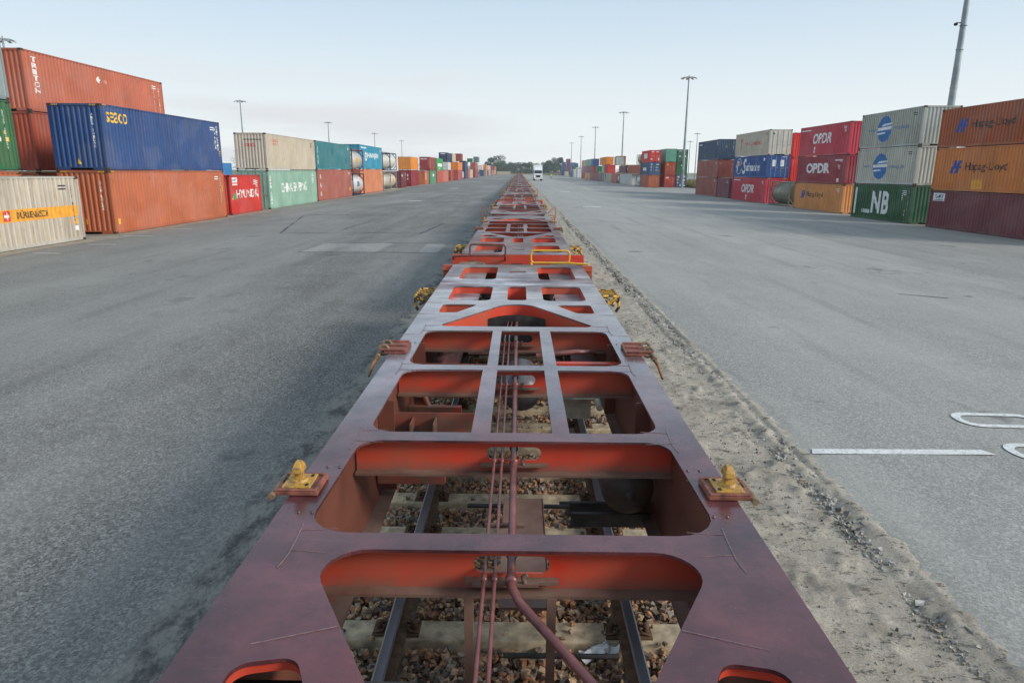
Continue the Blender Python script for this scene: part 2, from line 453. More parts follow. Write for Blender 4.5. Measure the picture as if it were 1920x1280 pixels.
BYKEY = {}
TIER = {}
ROWS = [
('L0', -19.05, 18.0, 12.07, -0.15, 2.71, 'white_cream', 'corr', 'white container with yellow band and red cross emblem, nearest on the left'),
('L1', -19.2, 32.66, 12.77, -0.15, 2.95, 'orange_brown', 'corr', 'rust orange high cube container carrying the navy blue one'),
('L1', -19.2, 32.66, 12.77, 2.81, 2.97, 'navy', 'corr', 'navy blue high cube container with yellow lettering on the left'),
('L2', -24.7, 35.95, 13.72, 2.73, 2.94, 'rust', 'corr', 'rust brown container squeezed between green container and navy blue container'),
('L2', -24.7, 35.95, 13.72, 5.68, 2.97, 'triton', 'corr', 'rust orange container with white upright lettering, highest on the left'),
('Lg', -21.9, 17.22, 13.48, 2.78, 2.9, 'green', 'corr', 'weathered green container at the left edge above white yellow banded one'),
('Lg', -21.9, 17.22, 13.48, 5.69, 2.61, 'greyblue', 'corr', 'grey container on top of the green one at the left edge'),
('L3', -19.6, 47.19, 5.66, -0.16, 2.66, 'red', 'corr', 'short bright red container with white lettering and green triangle'),
('L4', -19.6, 54.62, 12.97, -0.16, 3.01, 'seafoam', 'door', 'pale green container with broad white lettering on its side'),
('L4', -19.6, 54.62, 12.97, 2.87, 2.77, 'offwhite', 'corr', 'cream container with small red lettering above the pale green one'),
('L5', -20.1, 69.69, 14.22, -0.16, 3.1, 'brown_red', 'corr', 'brown container below the teal one, three white marks near its edge'),
('L5', -20.1, 69.69, 14.22, 2.95, 2.77, 'teal', 'corr', 'scuffed teal container above the brown one, beside the cream container'),
('L7', -20.7, 91.19, 14.88, -0.17, 3.18, 'salmon', 'corr', 'plain pale orange container below the bright turquoise one'),
('L7', -20.7, 91.19, 14.88, 3.03, 3.11, 'turquoise', 'corr', 'bright turquoise container with white lettering and round emblem'),
('L9', -21.1, 124.82, 6.0, -0.17, 2.92, 'maroon_dark', 'door', 'single dark maroon container standing at the end of the tank containers'),
('L9y', -21.3, 137.58, 10.29, 3.04, 2.44, 'yellow_orange', 'door', 'yellow orange container with closed doors and shadowed side'),
('L10', -21.3, 137.6, 10.28, -0.17, 3.16, 'crimson', 'corr', 'dark crimson container set back beneath the yellow orange one'),
('L11', -21.3, 157.43, 7.91, -0.17, 3.04, 'orange_brown', 'corr', 'orange brown ribbed container below the maroon one with white strip'),
('L11m', -21.3, 166.97, 13.86, 2.91, 3.12, 'maroon_red', 'corr', 'maroon container with white strip near its roof on the left row'),
('L12', -21.0, 164.47, 12.52, -0.17, 3.07, 'seagreen', 'corr', 'sea green container on the ground beside the orange brown ribbed one'),
('L12g', -21.0, 178.14, 14.61, 2.97, 3.02, 'grass_green', 'corr', 'bright green container with white sign, above salmon red ones'),
('L13', -21.0, 178.54, 14.27, -0.17, 3.13, 'salmon_red', 'corr', 'salmon red container on the ground, just beyond the sea green one'),
('L13b', -21.0, 193.16, 14.35, -0.17, 3.14, 'pink_brown', 'corr', 'pinkish brown container on the ground below the white one'),
('L13w', -21.0, 205.68, 7.98, 3.07, 2.29, 'white', 'corr', 'white container with dark side, between bright green and orange ones'),
('L14a', -21.3, 216.9, 8.77, -0.17, 3.25, 'rust', 'door', 'rust container with dark doors next to the pinkish brown one'),
('L14', -21.3, 242.86, 19.12, -0.17, 3.29, 'brick_red', 'corr', 'brick red container on the ground carrying the plain orange one'),
('L14', -21.3, 242.86, 19.12, 3.13, 2.76, 'orange', 'corr', 'plain orange container on the brick red one, left row'),
('L14t', -21.3, 207.17, 15.61, 5.38, 2.69, 'navy_dark', 'corr', 'dark blue container with white strip, third level of left row'),
('L14u', -21.3, 223.04, 11.94, 5.58, 2.65, 'beige', 'corr', 'beige container between dark blue and dark red on third level'),
('L14r', -21.3, 258.4, 6.1, 6.32, 2.67, 'dark_red', 'door', 'dark red container standing alone on third level of left row'),
('L15', -21.6, 279.38, 14.34, -0.18, 3.43, 'navy_dark', 'corr', 'dark blue container on the ground with pale panel on its end'),
('L15', -21.6, 279.38, 14.34, 3.27, 3.5, 'navy_dark', 'door', 'dark blue container with doors, second level after the plain orange'),
('L16', -21.6, 294.52, 12.41, -0.18, 3.58, 'pink_red', 'corr', 'pinkish red container on the ground beyond the dark blue pair'),
('L16b', -21.6, 307.57, 17.66, -0.18, 3.61, 'beige', 'corr', 'beige container on the ground between pinkish red and dark red'),
('L17', -21.8, 345.71, 22.45, -0.18, 3.71, 'dark_red', 'door', 'dark red container on the ground with white door rods, left row'),
('L17', -21.8, 345.71, 22.45, 3.54, 3.39, 'rust', 'door', 'rust red container with small yellow signs, under the grey doors'),
('L17g', -21.8, 325.82, 2.57, 6.74, 1.71, 'forest', 'corr', 'small green container beside the grey doors on third level'),
('L17d', -21.8, 368.73, 14.17, 7.27, 2.79, 'grey_green', 'door', 'grey green container with doors, on top of rust red one'),
('L18w', -22.5, 423.35, 11.98, 3.44, 2.89, 'white', 'corr', 'white containers on second level, far along the left row'),
('L18', -22, 430.13, 11.98, -0.18, 3.59, 'navy', 'door', 'navy container low on the ground, far along the left row'),
('L19', -22, 465.1, 11.98, -0.18, 3.68, 'peach', 'corr', 'peach container on the ground beyond the far navy one'),
('L19o', -22, 462.28, 11.98, 3.57, 3.26, 'orange', 'corr', 'orange container on second level far along the left row'),
('L19b', -22, 488.72, 11.98, -0.18, 3.73, 'blue_grey', 'corr', 'blue container on the ground near the far left end'),
('L19b', -22, 488.72, 11.98, 3.56, 3.22, 'offwhite', 'corr', 'off white container above the blue one near the far left end'),
('L19c', -22, 517.55, 11.98, -0.18, 3.69, 'beige', 'corr', 'tan container on the ground near the far left end'),
('L19c', -22, 517.55, 11.98, 3.52, 3.32, 'white', 'corr', 'white container above the tan one near the far left end'),
('L20', -22, 560.5, 11.98, -0.18, 3.73, 'pink_brown', 'corr', 'pink container on the ground near the far left end'),
('L20', -22, 560.5, 11.98, 3.56, 3.46, 'brick_red', 'corr', 'red container on second level near the far left end'),
('L21', -22, 606.13, 11.98, -0.18, 3.79, 'peach', 'corr', 'pale pink container on the ground near the far left end'),
('L21', -22, 606.13, 11.98, 3.62, 3.14, 'dark_red', 'corr', 'dark red container on second level near the far left end'),
('L22', -22, 645.9, 11.98, -0.18, 3.86, 'offwhite', 'corr', 'pale container on the ground, last of the left row'),
('L22', -22, 645.9, 11.98, 3.69, 3.26, 'peach', 'corr', 'peach container on second level, last of the left row'),
('R1', 26.35, 31.55, 13.48, -0.4, 2.29, 'maroon', 'corr', 'maroon container with white label, nearest on the right ground level'),
('R1', 26.35, 31.55, 13.48, 1.9, 2.56, 'orange_amber', 'corr', 'amber orange container with dark lettering directly on the maroon one'),
('R1', 26.35, 31.55, 13.48, 4.47, 2.31, 'orange_dirty', 'corr', 'darker rusty orange container with dark lettering, topmost at right edge'),
('R2', 26.4, 47.12, 8.34, -0.4, 2.55, 'bottle_green', 'corr', 'bottle green container with two big white letters'),
('R2', 26.4, 47.12, 8.34, 2.16, 2.56, 'white_ribbed', 'corr', 'white ribbed container with blue oval logo, directly on bottle green one'),
('R2', 26.4, 47.12, 8.34, 4.73, 2.51, 'grey_white', 'corr', 'greyish ribbed container with blue oval logo, topmost of its stack'),
('R3', 27.2, 58.94, 10.34, -0.42, 2.41, 'amber', 'corr', 'amber container on the ground with small dark lettering, right row'),
('R3', 27.2, 58.94, 10.34, 2.0, 2.41, 'crimson_dull', 'corr', 'dull crimson container with blocky white lettering, middle of its stack'),
('R3', 27.2, 58.94, 10.34, 4.42, 2.68, 'raspberry', 'corr', 'raspberry red container with white lettering, topmost of its stack'),
('R3b', 33, 85.81, 12.08, 1.93, 2.77, 'vivid_red', 'corr', 'vivid red container seen in the gap, lower of two'),
('R3b', 33, 85.81, 12.08, 4.71, 2.91, 'vivid_red', 'corr', 'vivid red container seen in the gap, upper of two'),
('R4', 27.3, 78.0, 12.05, -0.42, 2.76, 'raspberry', 'corr', 'raspberry red container on the ground behind the tank, white lettering'),
('R4', 27.3, 78.0, 12.05, 2.35, 2.45, 'royal', 'door', 'royal blue container with white script lettering and door labels'),
('R4', 27.3, 78.0, 12.05, 4.81, 2.71, 'offwhite_door', 'door', 'off white container with red lettering and cream doors on top'),
('R5', 28.05, 100.04, 11.55, -0.43, 2.62, 'brown_red', 'corr', 'brown container on the ground, lowest under the dark blue one'),
('R5', 28.05, 100.04, 11.55, 2.2, 2.46, 'brown_red', 'corr', 'brown container in the middle between dark blue and ground level'),
('R5', 28.05, 100.04, 11.55, 4.67, 2.8, 'slate_blue', 'corr', 'dark slate blue container on top of two brown ones'),
('R5b', 28.0, 93.77, 5.57, -0.43, 2.53, 'mauve', 'corr', 'short mauve brown container in front of the three high brown stack'),
('R6', 28.9, 157.11, 10.67, -0.45, 2.69, 'orange_brown', 'corr', 'orange brown container end on the ground below blue doors'),
('R6', 28.9, 157.11, 10.67, 2.25, 2.8, 'steel_blue', 'door', 'blue container with white door rods, middle of the far stack'),
('R6', 28.9, 157.11, 10.67, 5.06, 2.57, 'vivid_red', 'door', 'red container with white lettered doors, topmost over blue doors'),
('R7', 33.3, 161.34, 12.08, -0.47, 2.65, 'brick_red', 'corr', 'brick red container with white label, under rust one and turquoise end'),
('R7', 33.3, 161.34, 12.08, 2.19, 2.95, 'rust', 'corr', 'rust container with yellow dot, middle under the turquoise end'),
('R7', 33.3, 161.34, 12.08, 5.15, 2.93, 'mint', 'corr', 'mint green container end, topmost between red doors and green doors'),
('R8', 35.9, 161.42, 12.07, -0.47, 2.83, 'steel_blue', 'door', 'blue container with white patched doors under two green ones'),
('R8', 35.9, 161.42, 12.07, 2.37, 2.72, 'forest', 'corr', 'mid green ribbed container with two white squares'),
('R8', 35.9, 161.42, 12.07, 5.1, 2.85, 'forest', 'door', 'dark green container with closed doors, topmost of its stack'),
('R9', 29.3, 183.48, 10.75, -0.46, 2.79, 'white', 'corr', 'plain white container on the ground beside the blue tank frame'),
('R9', 29.3, 194.35, 10.75, -0.46, 2.79, 'white', 'corr', 'plain white container on the ground beside the blue tank frame'),
('R9o', 29.3, 185.15, 5.98, 2.43, 2.3, 'orange_brown', 'door', 'orange brown container with doors under the brown tank container'),
('R9m', 29.3, 194.33, 13.59, 2.5, 2.17, 'mauve', 'corr', 'mauve container on second level between white tank and red one'),
('R9r', 30.5, 219.35, 5.98, 4.95, 0.64, 'orange_brown', 'corr', 'orange flat container under the rust one on the right row'),
('R9r', 30.5, 219.35, 5.98, 5.6, 2.09, 'rust', 'corr', 'rust container on top of the flat orange one, right row'),
('R10', 29.4, 226.1, 18.21, -0.46, 2.85, 'offwhite', 'corr', 'off white container with dark marks on the ground, right row'),
('R10e', 29.4, 213.15, 12.14, -0.46, 2.89, 'pink_brown', 'corr', 'pink brown container on the ground beneath the bright red one'),
('R10g', 29.6, 247.0, 5.4, -0.46, 2.84, 'teal', 'corr', 'teal green container on the ground beside off white one'),
('R10r', 29.4, 234.38, 10.65, 2.43, 2.76, 'red', 'corr', 'bright red container on second level under the yellow orange one'),
('R10p', 29.5, 245.84, 7.02, 2.4, 2.87, 'seafoam', 'corr', 'pale mint container on second level beside the bright red one'),
('R10o', 29.4, 239.59, 13.3, 5.31, 2.53, 'yellow_orange', 'corr', 'yellow orange container on third level above the bright red one'),
('R10s', 29.6, 256.92, 4.41, 5.26, 2.61, 'orange', 'corr', 'orange container on third level beside the dark blue one'),
('R10w', 29.6, 216.6, 4.53, 5.02, 2.37, 'grey_white', 'corr', 'pale grey container on third level beside the rust one'),
('R11b', 29.6, 284.78, 6.68, 5.21, 2.78, 'navy', 'corr', 'dark blue container on third level, right row'),
('R11t', 29.6, 291.54, 13.73, 5.26, 2.76, 'mint', 'corr', 'mint containers on third level beyond the dark blue one'),
('R11t', 29.6, 305.39, 13.73, 5.26, 2.76, 'mint', 'corr', 'mint containers on third level beyond the dark blue one'),
('R11d', 29.6, 268.3, 5.55, 2.67, 2.37, 'forest', 'corr', 'dark green container on second level below the dark blue one'),
('R11r', 29.6, 283.85, 12.15, 2.6, 2.55, 'crimson', 'corr', 'crimson container on second level beside the dark green one'),
('R11s', 29.6, 296.09, 10.58, 2.58, 2.66, 'maroon_red', 'corr', 'maroon container with white square on second level, right row'),
('R11g', 29.6, 306.76, 13.37, 2.51, 2.81, 'blue_grey', 'corr', 'blue grey container on second level, far right row'),
('R11o', 29.6, 294.93, 11.99, -0.46, 2.96, 'amber', 'corr', 'amber containers on the ground, far along the right row'),
('R11o', 29.6, 307.04, 11.99, -0.46, 2.96, 'amber', 'corr', 'amber containers on the ground, far along the right row'),
('R11m', 29.6, 282.94, 10.97, -0.46, 3.03, 'mauve', 'corr', 'mauve container on the ground beyond the narrow maroon one'),
('R11n', 29.6, 268.33, 13.6, -0.46, 3.08, 'maroon_red', 'corr', 'narrow maroon container on the ground, far along the right row'),
('R11k', 29.6, 255.5, 11.7, -0.46, 3.12, 'mauve', 'corr', 'pinkish mauve container on the ground under the dark green one'),
('R12', 31, 338.76, 14.0, -0.47, 2.85, 'maroon_red', 'corr', 'maroon container, lowest of the tall narrow far stack'),
('R12', 31, 338.76, 14.0, 2.39, 2.97, 'pink_red', 'corr', 'pinkish red container in the middle of the tall narrow far stack'),
('R12', 31, 338.76, 14.0, 5.37, 2.84, 'peach', 'corr', 'peach container topmost of the tall narrow far stack'),
('R13', 33, 400.6, 11.98, -0.47, 4.92, 'white', 'corr', 'white container on the ground beneath the bright blue far ones'),
('R13w', 33, 425.06, 11.98, -0.47, 4.9, 'offwhite', 'corr', 'creamy white container on the ground beside a small blue one'),
('R13n', 33, 449.47, 11.98, 5.68, 2.8, 'royal', 'corr', 'deep blue container on third level far along the right row'),
('R13m', 33, 428.08, 11.98, 5.43, 2.5, 'blue_grey', 'corr', 'light blue containers on third level far along the right row'),
('R13b', 33, 451.75, 11.98, -0.47, 3.78, 'royal', 'corr', 'small blue container on the ground far along the right row'),
('R14', 34, 522.2, 11.98, -0.47, 3.52, 'beige', 'corr', 'beige containers on the ground below the purple tower'),
('R14p', 34, 506.3, 11.98, 3.16, 2.9, 'purple_brown', 'corr', 'purple brown container, lowest in the far tower'),
('R14p', 34, 506.3, 11.98, 6.07, 2.82, 'purple_brown', 'corr', 'purple brown container, middle one in the far tower'),
('R14p', 34, 506.3, 11.98, 8.9, 2.83, 'purple_brown', 'corr', 'purple brown container, topmost in the far tower'),
('R15', 35, 586.62, 11.98, -0.47, 3.51, 'navy', 'corr', 'navy containers on the ground far down the right row'),
('R15n', 35, 576.57, 11.98, 3.33, 3.6, 'navy', 'corr', 'navy containers on second level beside the purple tower'),
('R15n', 35, 576.57, 11.98, 6.94, 3.56, 'navy', 'corr', 'navy containers on third level beside the purple tower'),
('R16', 36, 687.28, 11.98, -0.47, 3.51, 'mauve', 'corr', 'dark mauve containers on the ground at the far right end'),
('L2', -24.7, 35.87, 13.7, -0.21, 2.92, 'orange_brown', 'corr', 'orange brown container on the ground hidden behind the white yellow banded one'),
('Lg', -21.9, 17.2, 13.5, -0.18, 2.92, 'orange_brown', 'corr', 'orange brown container at the left edge directly under the weathered green one'),
('R3b', 33, 85.81, 12.08, -0.47, 2.38, 'vivid_red', 'corr', 'vivid red container on the ground behind the amber one'),
]
for (key, X, Y0, L, z0, H, color, end, label) in ROWS:
    r = container(X, Y0, L, z0, H, color, end, label)
    BYKEY.setdefault(key, []).append(r)
def K(k, i=0): return BYKEY[k][i]

def hatch(root, zoff=.02):
    """yellow and black warning hatching on the upper end corners of a high cube"""
    H = root['_H']
    for x0 in (.2, 1.95):
        polys = []
        for q in range(4):
            a = x0 + q * .075; polys.append(([(a, H - .10), (a + .035, H - .10), (a + .065, H - .03), (a + .03, H - .03)], [(0, 1, 2, 3)]))
        decal(root, 'end', polys, dcol('yellow'), 'warning_hatch', lift=.022, flatd=True)
    polys = []
    for q in range(4):
        a = .2 + q * .075; polys.append(([(a, H - .07), (a + .035, H - .07), (a + .06, H - .015), (a + .025, H - .015)], [(0, 1, 2, 3)]))
    decal(root, 'side', polys, dcol('yellow'), 'warning_hatch', lift=.016, flatd=True)

def vert_code(root, face, t, z0, z1, col='white', n=11, w=.09, seed=1):
    """upright identification code: small stacked characters"""
    rg = random.Random(seed); chars = 'TCNU7284561GLDU390'
    polys = []; h = (z1 - z0) / n
    for i in range(n):
        if i in (4,): continue
        v, f = text2d(chars[(seed * 5 + i * 3) % len(chars)], .01)
        tt = (t + w, t) if (face == 'side' and root['_s'] < 0) else (t, t + w)
        polys.append((map2(v, (tt[0], tt[1], z1 - (i + .82) * h, z1 - i * h)), f))
    decal(root, face, polys, dcol(col), 'code_marking')
def small_marks(root, t, zt, w=.5, rows=3, col='white', face='side'):
    polys = []
    for i in range(rows):
        polys.append(([(t, zt - i * .13 - .06), (t + w * (1 - .15 * i), zt - i * .13 - .06), (t + w * (1 - .15 * i), zt - i * .13), (t, zt - i * .13)], [(0, 1, 2, 3)]))
    decal(root, face, polys, dcol(col), 'code_marking')

# ---- lettering and marks, left row
c = K('L0')
side_rect(c, 18.3, 29.88, .90, 1.36, 'orange', 'colour_band', .002)
side_rect(c, 25.46, 25.80, .94, 1.32, 'red', 'logo', .005)
side_rect(c, 25.585, 25.675, .985, 1.275, 'white', 'logo', .008); side_rect(c, 25.50, 25.76, 1.08, 1.18, 'white', 'logo', .0095)
side_text(c, 'DÜRRENÄSCH', 26.12, 27.93, 1.0, 1.31, 'black', .02)
side_rect(c, 29.15, 29.28, .62, .80, 'orange'); side_rect(c, 29.52, 29.70, .58, .82, 'orange'); side_rect(c, 29.52, 29.70, .30, .50, 'white')
c = K('L1', 0); hatch(c)
side_rect(c, 33.03, 33.25, .30, .56, 'yellow'); end_rect(c, 2.44 - 1.42, 2.44 - 1.30, .45, .70, 'yellow')
vert_code(c, 'end', 1.92, 1.1, 2.45, seed=3); vert_code(c, 'side', 12.1, 1.0, 2.5, seed=4, w=.12); small_marks(c, 12.35, 2.0, .12, 3, 'yellow')
c = K('L1', 1); hatch(c)
side_text(c, 'seaco', 33.1, 34.85, 4.98, 5.46, 'yellow', .006)
vert_code(c, 'end', 1.93, 1.0, 2.55, seed=5); vert_code(c, 'side', 11.95, 1.3, 2.7, seed=6, w=.14); vert_code(c, 'side', 12.3, 1.2, 2.7, seed=8, w=.12); small_marks(c, 12.5, 1.2, .14, 3, 'yellow')
decal(c, 'end', [([(1.02, .28), (1.22, .28), (1.12, .56)], [(0, 1, 2)])], dcol('yellow'), 'warning_sign')
c = K('L2', 1)
for i, ch in enumerate('TRITON'):
    zt = 8.36 - i * .30
    side_text(c, ch, 36.62, 37.06 if ch != 'I' else 36.92, zt - .25, zt, 'white', .02)
decal(c, 'side', [(map2([(0, .5), (.5, 0), (1, .5), (.5, 1)], sidept(c, 42.05, 42.5, 7.72, 8.12)), [(0, 1, 2, 3)])], dcol('white'), 'hazard_mark')
decal(c, 'side', [(map2([(0, .5), (.5, 0), (1, .5), (.5, 1)], sidept(c, 42.75, 43.15, 7.70, 8.05)), [(0, 1, 2, 3)])], dcol('rose'), 'hazard_mark')
vert_code(c, 'side', 12.5, .8, 2.4, seed=7, w=.13); vert_code(c, 'end', .75, 1.1, 2.5, seed=9)
c = K('L2', 0); vert_code(c, 'end', 1.0, .9, 2.4, seed=11)
c = K('Lg', 0); side_rect(c, 30.05, 30.2, 4.28, 4.42, 'yellow'); side_rect(c, 30.1, 30.3, 3.98, 4.16, 'yellow'); side_rect(c, 29.75, 29.9, 3.98, 4.16, 'white')
c = K('L3')
side_text(c, 'HYUNDAI', 48.3, 52.4, .93, 1.50, 'white', .012)
side_poly(c, [(0, 0), (1, 0), (.55, 1)], 47.66, 48.26, .88, 1.50, 'green'); side_poly(c, [(0, 0), (.25, 0), (.5, .75)], 47.50, 47.98, .88, 1.30, 'yellow', lift=.0075)
side_rect(c, 47.64, 48.64, 2.0, 2.34, 'white'); side_rect(c, 47.72, 48.60, 1.82, 1.92, 'white'); side_text(c, 'HMT', 47.8, 48.45, 2.08, 2.26, 'blue', .02)
small_marks(c, 4.7, 2.25, .45, 5)
c = K('L4', 0)
side_text(c, 'CHINA SHIPPING', 57.5, 64.4, 1.05, 1.82, 'white', .015)
vert_code(c, 'side', .35, .3, 2.6, seed=13, n=9, w=.3); small_marks(c, 11.6, 2.3, .6, 4)
c = K('L4', 1)
side_text(c, 'OOCL', 55.9, 57.5, 5.02, 5.22, 'red', .015); side_text(c, '(B.M)', 55.95, 57.4, 4.74, 4.94, 'red', .01)
end_text(c, 'OOCL', .85, 1.62, 1.74, 1.98, 'red', .05); small_marks(c, .7, 2.3, 1.4, 1, 'black', 'end')
c = K('L5', 0)
for i in range(3): side_rect(c, 70.65, 70.9, 2.05 - i * .85, 2.45 - i * .85, 'white', 'code_marking'); side_rect(c, 70.95, 71.15, 1.98 - i * .85, 2.33 - i * .85, 'white', 'code_marking')
side_rect(c, 82.9, 83.2, .55, .95, 'yellow')
c = K('L5', 1); side_rect(c, 75.3, 76.1, 4.5, 5.1, 'dkteal', 'paint_patch'); side_rect(c, 81.2, 81.9, 3.6, 4.2, 'dkteal', 'paint_patch'); vert_code(c, 'side', .6, .5, 2.2, seed=21, w=.16)
c = K('L7', 1)
ring = [(.5 + .5 * math.cos(2 * PI * k / 32), .5 + .5 * math.sin(2 * PI * k / 32)) for k in range(32)]
inn = [(.5 + .32 * math.cos(2 * PI * k / 32), .5 + .32 * math.sin(2 * PI * k / 32)) for k in range(32)]
bx = sidept(c, 94.4, 95.85, 4.1, 5.25)
decal(c, 'side', [(map2(ring + inn, bx), [(k, (k + 1) % 32, 32 + (k + 1) % 32, 32 + k) for k in range(32)])], dcol('white'), 'logo')
side_text(c, 'H', 94.9, 95.35, 4.4, 4.95, 'white', .05)
side_text(c, 'HANJIN', 96.2, 103.4, 4.35, 5.2, 'white', .015)
side_rect(c, 92.2, 95.5, 5.72, 5.86, 'white', 'code_marking')
c = K('L11m'); end_rect(c, .25, 1.8, 2.55, 2.72, 'white'); end_rect(c, 2.05, 2.15, 1.2, 2.6, 'rose'); side_rect(c, 167.3, 168.0, 3.5, 5.6, 'rose')
c = K('L14t'); end_rect(c, .5, 1.9, 2.2, 2.4, 'white')
c = K('L12g'); side_rect(c, 181, 190.5, 3.9, 4.7, 'white', 'sign_panel'); side_rect(c, 184, 186, 3.3, 3.6, 'white')
c = K('L12'); side_rect(c, 170, 172.5, 1.5, 2.1, 'white')
c = K('L11'); end_rect(c, 1.55, 1.63, .9, 2.4, 'rose'); side_rect(c, 159.6, 160.2, .8, 2.4, 'white', 'code_marking')
c = K('L15', 0); end_rect(c, .6, 1.9, .4, 2.8, 'white')
c = K('L10'); end_rect(c, 1.7, 1.9, 1.9, 2.4, 'white'); end_rect(c, 1.7, 1.9, 1.3, 1.6, 'white')
c = K('L9'); side_rect(c, 125.9, 126.6, 1.8, 2.2, 'white')
# ---- right row
def hl_logo(c, y0, y1, z0, z1):
    # two slanted strokes joined, leaning right
    side_poly(c, [(.0, .0), (.28, .0), (.62, 1), (.34, 1)], y0, y1, z0, z1, 'hlblue')
    side_poly(c, [(.40, .0), (.68, .0), (1.0, 1), (.72, 1)], y0, y1, z0, z1, 'hlblue', lift=.006)
    side_poly(c, [(.12, .40), (.95, .40), (1.0, .56), (.18, .56)], y0, y1, z0, z1, 'hlblue', lift=.008)
c = K('R1', 2); hl_logo(c, 43.43, 42.36, 5.34, 6.10); side_text(c, 'Hapag-Lloyd', 41.98, 38.32, 5.40, 5.98, 'black', .01)
c = K('R1', 1); hl_logo(c, 43.41, 42.34, 2.94, 3.70); side_text(c, 'Hapag-Lloyd', 41.95, 38.34, 2.99, 3.58, 'black', .01)
side_rect(c, 41.2, 40.2, 2.05, 2.6, 'orange', 'paint_patch', .002)
c = K('R1', 0); side_rect(c, 44.66, 43.5, 1.27, 1.75, 'white', lift=.002); side_text(c, 'FAMT', 44.5, 43.62, 1.43, 1.66, 'navy', .02, .25); side_rect(c, 44.55, 43.6, 1.31, 1.35, 'black', 'label_line', .006)
def oval(c, ya, yb, za, zb, col):
    side_poly(c, CIRC, ya, yb, za, zb, col, 'logo', .003)
    w = ya - yb; h = zb - za
    side_poly(c, [(.28, .60), (.98, .66), (1.0, .72), (.40, .70)], ya, yb, za, zb, 'white', 'logo', .007)
    side_poly(c, [(.02, .45), (.96, .47), (.98, .60), (.03, .56)], ya, yb, za, zb, 'white', 'logo', .007)
    side_poly(c, [(.03, .29), (.60, .33), (.55, .38), (.02, .36)], ya, yb, za, zb, 'white', 'logo', .007)
    side_text(c, 'SCHMIDT', ya - w * .06, yb + w * .08, za + h * .47, za + h * .565, 'blue', .03)
c = K('R2', 2); oval(c, 52.94, 51.03, 5.13, 6.93, 'blue'); side_text(c, 'www.', 54.3, 53.21, 5.90, 6.08, 'bluegrey', .02); side_text(c, '-group.de', 50.77, 48.79, 5.84, 6.22, 'bluegrey', .02)
c = K('R2', 1); oval(c, 52.93, 50.93, 2.51, 4.33, 'blue'); side_text(c, 'www.', 54.4, 53.29, 3.34, 3.50, 'bluegrey', .02); side_text(c, '-group.de', 50.7, 48.63, 3.20, 3.54, 'bluegrey', .02)
c = K('R2', 0)
side_text(c, 'NB', 52.51, 50.04, .06, 1.68, 'white', .03, .0); side_rect(c, 55.12, 54.9, -.10, 1.86, 'white', 'code_marking')
for i in range(5): side_rect(c, 53.9 - i * .26, 53.75 - i * .26, .02, .30, 'white', 'code_marking') if i < 5 else None
small_marks(c, 1.2, 2.0, .18, 4); side_rect(c, 48.0, 47.85, .35, .5, 'yellow'); side_rect(c, 48.0, 47.85, .1, .25, 'white')
c = K('R3', 2); side_text(c, 'OPDR', 66.3, 62.4, 5.50, 6.42, 'white', .03, .12); side_rect(c, 69.0, 66.9, 6.72, 6.82, 'white', 'code_marking'); side_rect(c, 65.9, 65.55, 5.0, 5.25, 'white'); side_rect(c, 65.9, 65.65, 4.72, 4.92, 'white')
c = K('R3', 1); side_text(c, 'OPDR', 67.1, 62.1, 2.90, 3.80, 'white', .04); side_rect(c, 61.2, 60.0, 3.95, 4.06, 'white', 'code_marking'); small_marks(c, 1.2, 1.6, .4, 3); side_rect(c, 60.5, 60.15, 2.2, 2.5, 'white')
c = K('R3', 0); hl_logo(c, 67.78, 66.75, .59, 1.33); side_text(c, 'Hapag-Lloyd', 66.38, 62.94, .67, 1.24, 'black', .01)
c = K('R4', 2); side_text(c, 'YANG MING', 86.5, 80.6, 6.0, 6.44, 'orangered', .01); side_poly(c, [(.42, 0), (.6, 0), (.6, .6), (1, 1), (.1, 1), (.42, .6)], 88.2, 87.2, 5.65, 6.85, 'orangered')
side_rect(c, 87.95, 87.75, 6.5, 6.7, 'navy'); end_rect(c, 1.95, 2.2, .35, .62, 'yellow', flatd=True); end_rect(c, .3, .55, 2.15, 2.35, 'navy', flatd=True)
c = K('R4', 1)
bx = sidept(c, 89.1, 86.9, 2.7, 4.6)
decal(c, 'side', [(map2(ring + [(.5 + .44 * math.cos(2 * PI * k / 32), .5 + .46 * math.sin(2 * PI * k / 32)) for k in range(32)], bx), [(k, (k + 1) % 32, 32 + (k + 1) % 32, 32 + k) for k in range(32)])], dcol('white'), 'logo')
side_poly(c, [(.2, .2), (.35, .2), (.35, .85), (.2, .85)], 89.1, 86.9, 2.7, 4.6, 'white'); side_poly(c, [(.36, .5), (.8, .55), (.7, .8), (.36, .85)], 89.1, 86.9, 2.7, 4.6, 'rose', lift=.006)
side_text(c, 'S', 86.6, 85.2, 2.72, 4.55, 'white', .03, .25); side_text(c, 'afmarine', 85.3, 80.5, 3.1, 4.05, 'white', .02, .25)
for xa in (.55, 1.42): end_rect(c, xa, xa + .42, 1.25, 1.95, 'white', lift=.012, flatd=True)
small_marks(c, 1.35, .95, .7, 2, 'white', 'end'); small_marks(c, 1.6, 2.3, .55, 1, 'white', 'end'); side_rect(c, 79.4, 79.0, 4.2, 4.55, 'white')
c = K('R4', 0); side_text(c, 'OPDR', 86.3, 81.8, .60, 1.58, 'white', .03, .12); side_rect(c, 89.5, 86.9, 1.98, 2.1, 'white', 'code_marking'); side_rect(c, 84.6, 84.25, .1, .32, 'white'); side_rect(c, 84.6, 84.3, -.2, 0.0, 'white'); hatch(c)
c = K('R5', 2); side_rect(c, 111, 109.4, 6.9, 7.05, 'white', 'code_marking'); vert_code(c, 'end', 2.0, 1.2, 2.5, seed=2); end_rect(c, .95, 1.1, 1.7, 1.85, 'yellow')
